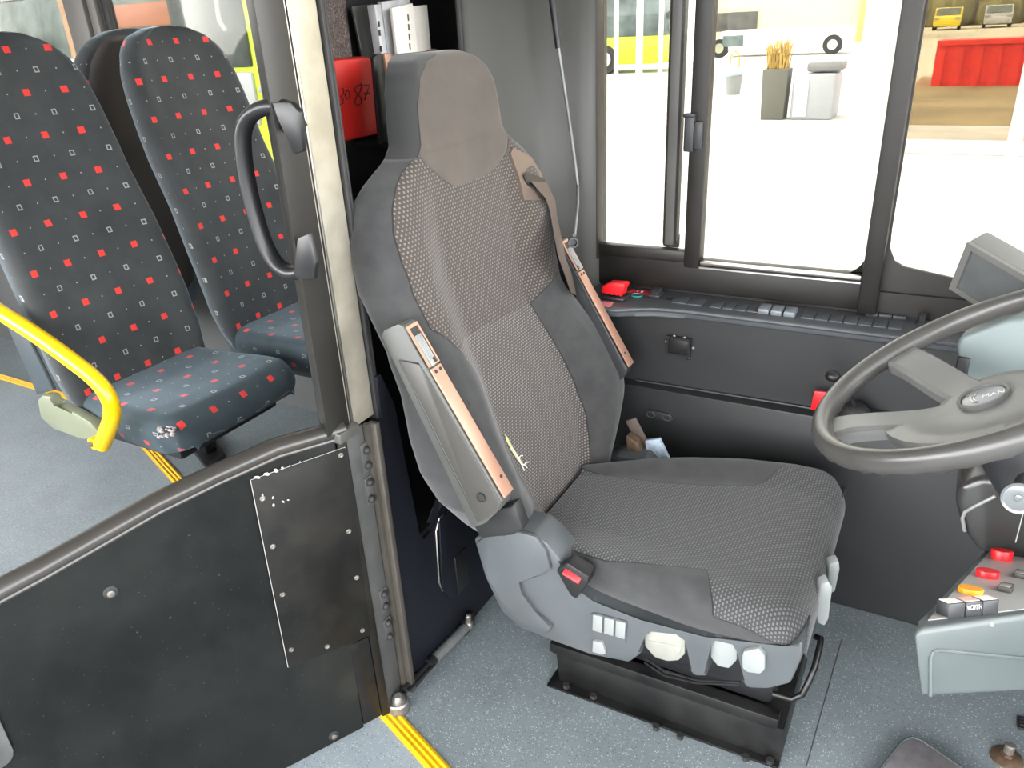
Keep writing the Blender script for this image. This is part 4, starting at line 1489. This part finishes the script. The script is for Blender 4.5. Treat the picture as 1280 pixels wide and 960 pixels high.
# ------------------------------------------------------------ button console
A0_ = V(CAM) + (PZ(1142, 792, .72) - V(CAM))
cn = V((-.10, .36, .93)).normalized()
K = lambda u, v, t=0.0: PP(u, v, tuple(A0_ + cn * t), tuple(cn))
con = thing('button_console', 'grey green switch console with red buttons at the right', 'console', A0_ + V((.1, .1, -.10)))
ol = [(1141, 788), (1148, 777), (1162, 764), (1240, 680), (1252, 671), (1300, 650), (1420, 630), (1460, 744)]
topP = [K(*p) for p in ol]
dz = V((.024, .0, -.100))
body = MB()
ta = [body.bm.verts.new(p) for p in topP]
tb_ = [body.bm.verts.new(p + V((.024, 0, -.165 if k == 7 else -.100))) for k, p in enumerate(topP)]
body.bm.faces.new(ta)
body.bm.faces.new(tb_[::-1])
for k in range(8):
    body.bm.faces.new((ta[k], tb_[k], tb_[(k + 1) % 8], ta[(k + 1) % 8]))
body._fin(ta + tb_, .008, 3)
body.build('body', M['console'], con)
fp = lambda u, v: PP(u, v, tuple(topP[0] + V((0, -.0012, 0))), tuple((topP[7] - topP[0]).cross(dz)))
pnl = [K(u, v, .0002) for u, v in ((1160, 776), (1170, 764), (1243, 684), (1254, 676), (1420, 642), (1452, 742))]
MB().prism(pnl, cn * .0012).build('lit_console_face', plain('lit_face_grey', (.33, .325, .31), .4, var=.06), con)  # added pale face, the light from above put into its colour
inn = [(1163, 870), (1163, 822), (1166, 815), (1172, 813), (1280, 823), (1340, 828)]
MB().tube([fp(*p) for p in inn], .0022, 8).build('panel_groove', plain('groove_dark', (.07, .085, .085), .5), con)
kx = (K(1268, 679) - K(1210, 740)).normalized()
ky = cn.cross(kx)
if ky.dot(V((0, -1, 0))) < 0:
    ky = -ky
Kf = lambda p, a, b, c=0.0: p + kx * a + ky * b + cn * c
krot = Matrix((kx, -ky, cn)).transposed()
for k, (u, v, mt, h, r) in enumerate(((1268, 681, 'red', .017, .0160), (1252, 700, 'red', .017, .0160), (1234, 722, 'red', .012, .0160), (1213, 742, 'orange', .009, .0160))):
    p = K(u, v, .0)
    b_ = MB().lathe(p, cn, [(-.002, .021), (.0012, .021), (.0012, .0195), (.0006, .019), (-.001, .018)], 28).build('button_collar', plain('collar_grey', (.17, .17, .175), .4) if k == 0 else bpy.data.materials['collar_grey'], con)
    pb2 = MB().lathe(p, cn, [(0, r * .93), (h - .002, r), (h - .0006, r * .97), (h, r * .88), (h - .001, r * .5)], 26).build('push_button', M[mt], b_)
    pb2['label'] = 'amber push button' if mt == 'orange' else 'red push button'
# row of three small keys along the console front, the middle one lettered
q0, q1 = K(1183, 773), K(1247, 767)
rx_ = (q1 - q0).normalized()
ry_ = cn.cross(rx_)
if ry_.dot(V((0, 1, 0))) < 0:
    ry_ = -ry_
rrot = Matrix((rx_, ry_, cn)).transposed()
wk = (q1 - q0).length / 3
for k in range(3):
    c = q0 + rx_ * wk * (k + .5) + ry_ * .008
    key = MB().box(c + cn * .009, (wk - .0016, .020, .020), rrot, .0015).build('selector_key', M['plastic_dark'], con)
    MB().box(c + cn * .0194, (wk - .005, .014, .0010), rrot).build('key_window', M['paper'] if k != 1 else plain('pink_window', (.72, .42, .36), .4), key)
    if k == 1:
        text_mesh('key_text', 'VOITH', wk * .30, c + cn * .012 - ry_ * .0104, rx_, cn, M['white_print'], key, .0003)
for (u, v) in ((1253, 739), (1272, 722)):
    c = K(u, v) + rx_ * .006
    rk2 = MB().box(c + cn * .004, (.030, .017, .010), Matrix((kx, -ky, cn)).transposed(), .002).build('rocker_switch', M['arm_inset'], con)
    MB().box(c + cn * .0092 - kx * .004, (.018, .013, .0012), Matrix((kx, -ky, cn)).transposed(), .0004).build('symbol_window', M['cream_plastic'], rk2)
# pale spots of wear on the edge
MB().cyl(K(1240, 781, .0004), K(1240, 781, .0012), .0022, n=8).build('wear_spot', M['scuff'], con)

# ------------------------------------------------------------- on the floor
pp = [PZ(u, v, .035) for u, v in ((1080, 985), (1128, 926), (1140, 921), (1152, 925), (1225, 975), (1180, 1040))]
pd_ = thing('floor_pedal', 'worn brownish pedal plate with pale rim at the bottom edge', 'pedal', V((pp[2].x, pp[2].y - .05, 0)))
MB().prism(pp, (0, 0, -.02), .005, 3).build('pedal_plate', M['pad_brown'], pd_)
MB().tube([p + V((0, 0, -.002)) for p in pp], .0032, 8, closed=True).build('pale_rim', M['console'], pd_)
MB().box(((pp[2].x + pp[5].x) / 2, pp[2].y - .10, .009), (.05, .06, .018), None, .004).build('pedal_base', M['plastic_dark'], pd_)
p = PZ(1258, 948, 0)
fs = thing('foot_switch', 'round rusty foot switch on the floor at the lower right corner', 'switch', p)
MB().lathe(p, (0, 0, 1), [(0, .030), (.004, .029), (.008, .022), (.010, .014)], 28).build('washer', M['rust'], fs)
MB().lathe(p + V((0, 0, .008)), (0, 0, 1), [(0, .0125), (.010, .0125), (.010, .008), (.014, .008)], 6).build('nut', M['rust'], fs)
MB().cyl(p + V((0, 0, .016)), p + V((0, 0, .040)), .0095, .0095, 18, .002).build('plunger', M['bolt'], fs)
p = PZ(1276, 905, 0)
fv = thing('floor_vent', 'small dark slotted vent in the floor right of the foot switch', 'vent', p)
MB().box(p + V((.02, 0, .003)), (.055, .036, .006), None, .002).build('vent_frame', M['black'], fv)
for k in range(3):
    MB().box(p + V((.02, -.009 + .009 * k, .007)), (.045, .003, .003)).build('slat', M['plastic_dark'], fv)
# -------------------------------------------------------- passenger seats
PC = 1.235
PXC = [(.48, -1.895), (.60, -1.915), (.75, -1.945), (.95, -2.0), (1.09, -2.055), (1.24, -2.095), (1.36, -2.125), (1.45, -2.16)]
PW = [(.48, .19), (.56, .215), (.64, .225), (.8, .226), (1.0, .218), (1.15, .214), (1.25, .208), (1.33, .196), (1.39, .170), (1.425, .130), (1.445, .075), (1.45, .03)]
PT = [(.48, .05), (.6, .07), (1.0, .075), (1.3, .07), (1.42, .055), (1.45, .03)]


def pseat():
    t = thing('passenger_seat', 'aisle side passenger seat with yellow grab rail and torn cushion corner', 'seat', (-1.80, PC, 0), 'patterned passenger seats')
    zs = [.48 + (1.40 - .48) * i / 44 for i in range(45)] + [1.40 + .05 * math.sin(PI / 2 * i / 10) for i in range(1, 11)]
    rows, uvr = [], []
    arc = 0
    for k, z in enumerate(zs):
        w, xc, th = interp(PW, z), interp(PXC, z), interp(PT, z)
        if k:
            arc += math.hypot(z - zs[k - 1], xc - interp(PXC, zs[k - 1]))
        row, uv = [], []
        for i in range(49):
            u = -1 + 2 * i / 48
            u = math.copysign(1 - (1 - abs(u)) ** 1.3, u)
            e = min(1, max(0, (abs(u) - .84) / .16))
            x = xc - .012 * (1 - u * u) + .010 * sm(.5, .85, abs(u)) - .026 * (1 - math.sqrt(max(0, 1 - e * e)))
            row.append(V((x, PC + u * w, z)))
            uv.append((u * w, arc))
        xe, xb = row[-1].x, xc - th
        for i in range(1, 8):
            a = PI * i / 8
            yy = math.copysign(abs(math.cos(a)) ** .3, math.cos(a))
            row.append(V((xe - (xe - xb) * math.sin(a) ** .4, PC + yy * w, z)))
            uv.append((yy * w + math.copysign(.05, yy), arc))
        rows.append(row)
        uvr.append(uv)
    loft('backrest', rows, M['moquette'], t, uvr)
    # brown shell on the rear of the backrest
    rows = []
    for z in [.50 + (1.40 - .50) * i / 30 for i in range(31)] + [1.40 + .032 * math.sin(PI / 2 * i / 6) for i in range(1, 7)]:
        w, xb = interp(PW, z) - .018, interp(PXC, z) - interp(PT, z)
        rows.append([V((xb + .010 if abs(u) == 1 else xb - .010 * (1 - u ** 6), PC + u * w, z)) for u in [-1 + 2 * i / 14 for i in range(15)]] + [V((xb + .02, PC + w * .9, z)), V((xb + .02, PC - w * .9, z))])
    loft('back_shell', rows, M['shell'], t)
    # cushion
    rows, uvr = [], []
    W_ = [(-1.97, .19), (-1.9, .205), (-1.7, .22), (-1.6, .222), (-1.545, .205), (-1.525, .17)]
    Z_ = [(-1.97, .575), (-1.8, .572), (-1.65, .580), (-1.58, .580), (-1.525, .572)]
    xs = [-1.97 + .38 * i / 30 for i in range(31)] + [-1.59 + .067 * math.sin(PI / 2 * i / 14) for i in range(1, 15)]
    arc = 0
    pfd = 0
    for k, x in enumerate(xs):
        w, z0 = interp(W_, x), interp(Z_, x)
        e2 = min(1, max(0, (x + 1.60) / .078))
        fd = .07 * (1 - math.sqrt(max(0, 1 - e2 * e2)))
        if k:
            arc += math.hypot(x - xs[k - 1], fd - pfd)
        pfd = fd
        row, uv = [], []
        for i in range(49):
            u = -1 + 2 * i / 48
            u = math.copysign(1 - (1 - abs(u)) ** 1.3, u)
            e = min(1, max(0, (abs(u) - .82) / .18))
            z = z0 - .010 * (1 - u * u) - .035 * (1 - math.sqrt(max(0, 1 - e * e))) - fd
            row.append(V((x, PC + u * w, z)))
            uv.append((u * w, arc))
        ze, zb = row[-1].z, .475 + .02 * e2
        for sgn, rng in ((1, (1, 2, 3, 4)), (-1, (4, 3, 2, 1))):
            for i in rng:
                s_ = i / 4
                row.append(V((x, PC + sgn * (w - .014 * s_ * s_), ze + (zb - ze) * s_)))
                uv.append((sgn * (w + .09 * s_), arc))
        rows.append(row)
        uvr.append(uv)
    loft('seat_cushion', rows, M['moquette_cushion'], t, uvr)
    MB().box((-1.78, PC, .455), (.36, .34, .04), None, .008).build('seat_pan', M['plastic_dark'], t)
    return t


ps = pseat()
p2 = copy_tree(ps, (-1.80, PC + .525, 0), 'passenger seat farther from the aisle, half hidden behind the door post handle')
p3 = copy_tree(ps, (-2.72, PC + .525, 0), 'rear facing passenger seat showing its plain brown shell between the two front ones')
p3.rotation_euler = (0, 0, PI)
MB().box((-1.80, PC + .525 + .06, .424), (.10, .46, .024), None, .004).build('wall_beam', M['plastic_dark'], p2)
MB().box((-2.60, PC + .525 + .06, .424), (.10, .46, .024), None, .004).build('wall_beam', M['plastic_dark'], p3)
bx = [PZ(u, v, .02) for u, v in ((236, 556), (265, 541), (281, 567), (257, 582))]
lg = MB().prism(bx, (0, 0, -.018), .002)
c_ = sum(bx, V((0, 0, 0))) / 4
lg.prism([c_ + V((-.03, -.03, 0)), c_ + V((.03, -.03, 0)), V((-1.90, 1.36, .44)), V((-1.98, 1.36, .44))], (0, .05, 0), .004)
lg.build('support_leg', M['black'], ps)
# what only the aisle seat has: trim, rail, torn corner
MB().prism([PY(u, v, .995) for u, v in [(46, 500), (52, 494), (62, 496), (67, 509), (90, 515), (112, 528), (130, 548), (122, 552), (100, 548), (66, 537), (50, 522)]], (0, .03, 0), .006, 2).build('side_trim', M['olive'], ps)
sd = MB()
a = [PY(u, v, 1.012) for u, v in ((4, 398), (22, 398), (66, 488), (46, 494))]
sd.prism(a, (0, .012, 0), .004)
sd.build('side_panel', M['seat_side'], ps)
rp = [PY(u, v, .965) for u, v in [(-60, 350), (-20, 376), (0, 390), (30, 409), (60, 429), (90, 451), (112, 468), (128, 484), (138, 502), (140, 520), (134, 540), (127, 556)]]
Q = []
for i in range(len(rp) - 1):
    p0, p1, p2_, p3_ = rp[max(i - 1, 0)], rp[i], rp[i + 1], rp[min(i + 2, len(rp) - 1)]
    for k in range(4):
        t = k / 4
        Q.append(.5 * ((2 * p1) + (p2_ - p0) * t + (2 * p0 - 5 * p1 + 4 * p2_ - p3_) * t * t + (3 * p1 - p0 - 3 * p2_ + p3_) * t ** 3))
Q.append(rp[-1])
rl = MB().tube(Q, .019, 14, flat=1.15, up=(0, 1, 0)).cyl(Q[-1] + V((-.02, -.012, .004)), Q[-1] + V((-.02, .03, .004)), .016, n=16).build('grab_rail', M['yellow_rail'], ps)
rl['label'] = 'yellow grab rail'
c = Q[-1] + V((-.022, -.0125, .004))
MB().cyl(c, c + V((0, -.004, 0)), .008, n=12).build('screw', M['bolt'], rl)
tn = MB()
for k in range(46):
    p = PZ(208 + random.uniform(-11, 11), 541 + random.uniform(-7, 7), .553)
    p += V((.004, -.002, .004))
    r = random.uniform(.0015, .0055)
    tn.ball(p, r, (1.2, .8, .5), None, 6)
tn.build('torn_corner', plain('torn_lining', (.42, .36, .35), .9, var=.6, scale=160), ps)

# ---------------------------------------------------------------- outside
GZ = -.35
struct(MB().prism([(-90, 2.2, GZ - .05), (60, 2.2, GZ - .05), (60, 140, GZ - .05), (-90, 140, GZ - .05)], (0, 0, .05)).build('ground', plain('concrete_ground', (.60, .58, .54), .85, var=.10, scale=.7)))
struct(MB().prism([(-90, -90, GZ - .05), (60, -90, GZ - .05), (60, 2.2, GZ - .05), (-90, 2.2, GZ - .05)], (0, 0, .049)).build('ground', plain('asphalt_ground', (.13, .13, .125), .9, var=.15, scale=.7)))
struct(MB().prism([(-1.1, 12.0, GZ), (30, 12.0, GZ), (30, 24, GZ), (-1.1, 24, GZ)], (0, 0, .012)).build('ground', plain('asphalt_lane', (.30, .25, .17), .9, var=.25, scale=.8)))
G = lambda u, v: PZ(u, v, GZ)


def box2(name, mat, parent, u0, u1, v0, v1, y, depth, bev=.0, ybase=None):
    """upright block whose near face spans the given outline at distance y"""
    a, b = PY(u0, v1, y), PY(u1, v0, y)
    return MB().box(((a.x + b.x) / 2, y + depth / 2, (a.z + b.z) / 2), (abs(b.x - a.x), depth, abs(b.z - a.z)), None, bev).build(name, M[mat] if isinstance(mat, str) else mat, parent)


white_paint = plain('white_frame_paint', (.72, .72, .70), .5, var=.03)
sh = thing('glass_shelter', 'white framed glass shelter wall outside the right window', 'shelter', (2, 11.4, GZ))
a, b = G(1061, 190), G(1100, 192)
MB().box(((a.x + b.x) / 2, 11.4, 1.6), (b.x - a.x, .2, 3.9), None, .01).build('wide_post', white_paint, sh)
MB().box((2.4, 11.42, GZ + .10), (6.6, .10, .14), None, .01).build('bottom_rail', white_paint, sh)
MB().box((.60, 11.4, 1.6), (.15, .10, 3.9), None, .01).build('thin_post', white_paint, sh)
MB().box((-.16, 11.42, 1.7), (1.40, .01, 3.4)).build('pane', M['glass_tint'], sh)
MB().box((3.2, 11.42, 1.7), (5.0, .01, 3.4)).build('pane', M['glass_tint'], sh)

rw = G(1220, 108)
rc_ = thing('red_container', 'long red container beyond the glass shelter', 'container', (rw.x + 2, rw.y, GZ))
redc = plain('red_container_paint', (.75, .035, .03), .5, var=.06, scale=2)
a, b = PY(1163, 108, rw.y), PY(1290, 50, rw.y)
cb = MB()
n = 26
xs = [a.x + (b.x + 3 - a.x) * i / n for i in range(n + 1)]
prof = [(xs[0], rw.y)]
for i in range(n):
    o_ = .05 if i % 2 else 0
    prof += [(xs[i], rw.y + o_), (xs[i + 1], rw.y + o_)]
cb.prism([(x, y, GZ) for x, y in prof] + [(xs[-1], rw.y + 2.2, GZ), (xs[0], rw.y + 2.2, GZ)], (0, 0, b.z - GZ))
cb.build('corrugated_body', redc, rc_)
MB().box(((xs[0] + xs[-1]) / 2, rw.y + .0, b.z), (xs[-1] - xs[0], .12, .10)).build('top_rail', redc, rc_)


def car(label, paint, u, v, size, group='parked cars far away'):
    p = G(u, v)
    t = thing('car', label, 'car', p, group)
    L, W, H = 4.0 * size, 1.7 * size, 1.45 * size
    side = [(-.5, .18), (-.5, .55), (-.44, .62), (-.30, .66), (-.16, .96), (-.02, 1.0), (.22, .98), (.40, .70), (.49, .62), (.5, .45), (.49, .18)]
    MB().prism([p + V((-W / 2, a * L, b * H)) for a, b in side], (W, 0, 0), .08 * size).build('body', paint, t)
    MB().prism([p + V((-W / 2 + .12 * size, a * L, b * H)) for a, b in [(-.305, .665), (-.165, .955), (-.17, .97), (-.318, .68)]], (W - .24 * size, 0, 0)).build('windscreen', M['glass_dark'], t)
    for sx in (-1, 1):
        MB().box(p + V((sx * W * .38, -.5 * L, .52 * H)), (W * .18, .05, H * .10), None, .02).build('headlight', M['light_plastic'], t)
        for a in (-.30, .30):
            c = p + V((sx * W * .46, a * L, .2 * H))
            MB().cyl(c - V((.09, 0, 0)), c + V((.09, 0, 0)), .2 * H, n=18).build('wheel', M['rubber'], t)
    return t


car('small yellow car parked far off above the red container', plain('yellow_car', (.75, .62, .02), .35), 1183, 37, .95)
car('silver car parked far off at the upper right', plain('silver_car', (.42, .45, .52), .3, .3), 1245, 34, .95)
hy = 75
hd = MB()
for k in range(60):
    x = -14 + 34 * k / 60
    hd.ball((x + random.uniform(-.4, .4), hy + random.uniform(-.6, .6), GZ + random.uniform(.8, 2.6)), random.uniform(1.0, 1.9), (1, 1, 1), None, 8)
hg = tag(hd.build('hedge', plain('olive_hedge', (.16, .15, .06), .9, var=.5, scale=1.5)), 'dark olive hedge along the far edge of the yard', 'hedge')

# white van in front of the cream hall
yv = G(980, 70).y
vn = thing('van', 'long white van parked in front of the cream building', 'van', (G(980, 70).x, yv, GZ))
vw = plain('van_white', (.78, .78, .76), .35, var=.02)
a, b = PY(898, 66, yv), PY(1062, 34, yv)
MB().box(((a.x + b.x) / 2, yv + 1, (a.z + b.z) / 2 + .05), (b.x - a.x, 2.0, b.z - a.z), None, .12, 3).build('body', vw, vn)
MB().box((a.x + .6, yv - .01, b.z - .35), (.9, .04, .45), None, .02).build('side_window', M['glass_dark'], vn)
for u in (899, 1040):
    c = PY(u, 60, yv - .02)
    c.z = GZ + .38
    wv = MB().cyl(c, c + V((0, .25, 0)), .38, n=24).build('wheel', M['rubber'], vn)
    MB().cyl(c - V((0, .02, 0)), c, .2, n=20).build('hub_cap', M['alu'], wv)
yb = 50
hall = thing('building', 'cream rendered hall filling the upper middle of the driver window', 'building', (-8, yb, GZ))
a, b = PY(880, 20, yb), PY(1075, 20, yb)
MB().box(((a.x + b.x) / 2, yb + 3, 3.0), (b.x - a.x, 6, 6.7)).build('wall', plain('cream_render', (.66, .58, .34), .9, var=.03, scale=.4), hall)
MB().box((b.x + .5, yb + 1.0, 3.0), (1.0, 3, 6.7)).build('corner_strip', plain('tan_strip', (.55, .33, .13), .9, var=.05), hall)
MB().box(((PY(897, 20, yb - .1).x + PY(945, 20, yb - .1).x) / 2, yb - .08, PY(920, 27, yb).z), (2.4, .12, 1.0), None, .02).build('dark_board', plain('dark_board', (.06, .06, .05), .6, var=.5, scale=3), hall)
# low bed of the yard: planters, cabinet, bucket
gm = plain('dry_grass', (.50, .34, .10), .9, var=.35, scale=9)


def planter(label, u0, u1, vt, vb, gh, name='planter'):
    p = G((u0 + u1) / 2, vb)
    y = p.y
    a, b = PY(u0, vb, y), PY(u1, vt, y)
    t = thing(name, label, 'planter', (p.x, y, GZ), 'planters of dry grass')
    w = b.x - a.x
    MB().prism([(a.x + w * .06, y, GZ), (b.x - w * .06, y, GZ), (b.x, y, b.z), (a.x, y, b.z)], (0, w * .9, 0), .02).build('tub', plain('planter_grey', (.12, .12, .10), .7, var=.1), t)
    g = MB()
    for k in range(110):
        q = V((random.uniform(a.x + .05, b.x - .05), y + w * random.uniform(.15, .8), b.z - .02))
        tip = q + V((random.uniform(-.3, .3) * w, random.uniform(-.2, .2) * w, gh * random.uniform(.6, 1)))
        g.tube([q, (q + tip) / 2 + V((0, 0, .06)), tip], [.012, .009, .002], 4)
    go = g.build('grass', gm, t)
    go['kind'] = 'stuff'
    return t


planter('grey tub of dry grass left of the utility cabinet in the yard', 948, 986, 86, 150, .55)
planter('tub of tall orange grass close behind the white shelter post', 1088, 1110, 105, 150, 1.1)
ub = G(1015, 150)
cab = thing('utility_cabinet', 'grey lidded utility cabinet standing on the bright yard', 'cabinet', (ub.x, ub.y, GZ))
box2('body', plain('cabinet_grey', (.36, .38, .41), .5, var=.05), cab, 986, 1046, 92, 150, ub.y, .8, .05)
box2('lid', plain('cabinet_lid', (.20, .20, .20), .5, var=.05), cab, 1008, 1054, 77, 90, ub.y + .1, .6, .04)
box2('door_panel', plain('cabinet_white', (.6, .62, .66), .5, var=.03), cab, 990, 1012, 96, 146, ub.y - .02, .03, .01)
q = G(916, 118)
bu = thing('bucket', 'pale blue cloth hanging over a bucket in the yard', 'bucket', q)
MB().lathe(q, (0, 0, 1), [(0, .16), (.42, .21), (.42, .19), (.05, .15)], 20).build('pail', M['light_plastic'], bu)
MB().ball(q + V((-.05, 0, .48)), .26, (1, .9, .55), None, 14).build('cloth', M['label_blue'], bu)
MB().tube([q + V((-.12, 0, .5)), q + V((-.10, 0, .85)), q + V((.0, 0, .95)), q + V((.10, 0, .85)), q + V((.1, 0, .5))], .02, 8).build('handle', plain('wood_handle', (.5, .32, .08), .6), bu)
for (u, v, w, lab) in ((770, 112, .10, 'white yard post in front of the wheel of the lime bus'), (798, 131, .12, 'grey white post left of the pale stools in the yard'), (824, 122, .09, 'thin white post beside the grey window mullion')):
    q = G(u, v)
    pm_ = MB().box(q + V((0, 0, 2.2)), (w, w, 4.4), None, .01).box(q + V((0, 0, .02)), (w * 2.2, w * 2.2, .04), None, .01).build('fence_post', white_paint)
    tag(pm_, lab, 'post', 'white posts in the yard')
# lime bus far off, seen in the left part of the driver window
yl = G(790, 92).y
lb_ = thing('bus', 'lime green bus standing far off beyond the white posts', 'bus', (G(790, 92).x, yl, GZ))
lime = plain('lime_paint', (.50, .66, .03), .35, var=.03, scale=.5)
a, b = PY(640, 84, yl), PY(828, 44, yl)
MB().box(((a.x + b.x) / 2, yl + 1.2, (GZ + .3 + b.z) / 2), (b.x - a.x, 2.4, b.z - GZ - .3), None, .08).build('lower_body', lime, lb_)
MB().box(((a.x + b.x) / 2, yl + 1.2, b.z + .6), (b.x - a.x - .1, 2.3, 1.25), None, .08).build('window_band', M['glass_dark'], lb_)
MB().box(((a.x + b.x) / 2, yl + 1.2, b.z + 1.35), (b.x - a.x, 2.4, .3), None, .08).build('roof', lime, lb_)
for u in (755, 690):
    c = PY(u, 75, yl - .03)
    c.z = GZ + .48
    wv = MB().cyl(c, c + V((0, .3, 0)), .48, n=24).build('wheel', M['rubber'], lb_)
    MB().cyl(c - V((0, .03, 0)), c, .26, n=20).build('hub_cap', M['alu'], wv)
# coaches close by on the left, seen over the passenger seats
yc_ = 7.0
co = thing('coach', 'white coach with long window band seen over the passenger seats', 'bus', (-12, yc_, GZ))
cw = plain('coach_white', (.72, .73, .72), .35, var=.03, scale=.6)
MB().box((-12.8, yc_ + 1.2, .55), (9.2, 2.4, 1.5), None, .06).build('lower_body', cw, co)
MB().box((-12.8, yc_ + 1.2, 2.25), (9.2, 2.4, .46), None, .10).build('roof', cw, co)
for k in range(4):
    x0 = -17.3 + 2.26 * k
    MB().box((x0 + 1.13, yc_ + 1.2, 1.66), (2.14, 2.36, .76), None, .03).build('window', plain('coach_glass_%d' % k, (.17, .21, .20), .35, 0, .3, var=.7, scale=1.8), co)
    MB().box((x0, yc_ + 1.2, 1.66), (.14, 2.38, .76)).build('window_post', plain('coach_post', (.45, .26, .14), .5), co)
MB().box((-9.15, yc_ + .005, 1.74), (1.6, .05, .26), None, .01).build('side_banner', plain('brown_banner', (.42, .17, .10), .5, var=.1), co)
for x in (-15.5, -10.6):
    MB().cyl((x, yc_ - .02, .12), (x, yc_ + .3, .12), .47, n=24).build('wheel', M['rubber'], co)
lf = thing('bus', 'lime framed bus front seen between the passenger seat and the door post', 'bus', (-8.1, 6.6, GZ))
MB().prism([(-8.05, 6.6, GZ + .25), (-6.62, 6.6, GZ + .25), (-6.62, 6.6, 2.35), (-8.05, 6.6, 2.35)], (0, 3.2, 0), .06, 3).build('body', lime, lf)
MB().box((-7.42, 6.59, 1.62), (1.14, .06, .98), None, .04).build('windscreen', plain('lime_bus_glass', (.055, .068, .064), .5, 0, .2, var=.5, scale=2.2), lf)
MB().box((-7.42, 6.59, .80), (1.10, .06, .56), None, .03).build('grille_panel', plain('grille_grey', (.36, .38, .39), .5, var=.1), lf)
MB().box((-6.74, 6.57, .90), (.10, .05, .07), None, .01).build('headlight', M['light_plastic'], lf)
MB().tube([(-6.95, 6.55, 1.95), (-7.0, 6.4, 1.9), (-7.0, 6.38, 1.6), (-6.95, 6.4, 1.5)], .025, 8).build('mirror_arm', M['light_plastic'], lf)

# ---------------------------------------------------------------- lighting
w = bpy.data.worlds.new('sky')
S.world = w
w.use_nodes = True
nt = w.node_tree
bg = nt.nodes['Background']
sky = nt.nodes.new('ShaderNodeTexSky')
sky.sky_type = 'NISHITA'
sky.sun_disc = False
sky.sun_elevation = math.radians(48)
sky.sun_rotation = math.radians(250)
sky.air_density = 1.0
sky.dust_density = 1.0
hs = nt.nodes.new('ShaderNodeHueSaturation')
hs.inputs['Saturation'].default_value = .06
nt.links.new(sky.outputs[0], hs.inputs['Color'])
nt.links.new(hs.outputs[0], bg.inputs[0])
bg.inputs[1].default_value = SKY = 1.3
sun = bpy.data.lights.new('sun', 'SUN')
sun.energy = 1.6
sun.angle = math.radians(.6)
sun.color = (1, .95, .86)
so = bpy.data.objects.new('sun', sun)
COL.objects.link(so)
so.rotation_euler = V((.75, .22, -.95)).to_track_quat('-Z', 'Y').to_euler()
S.view_settings.exposure = 1.1
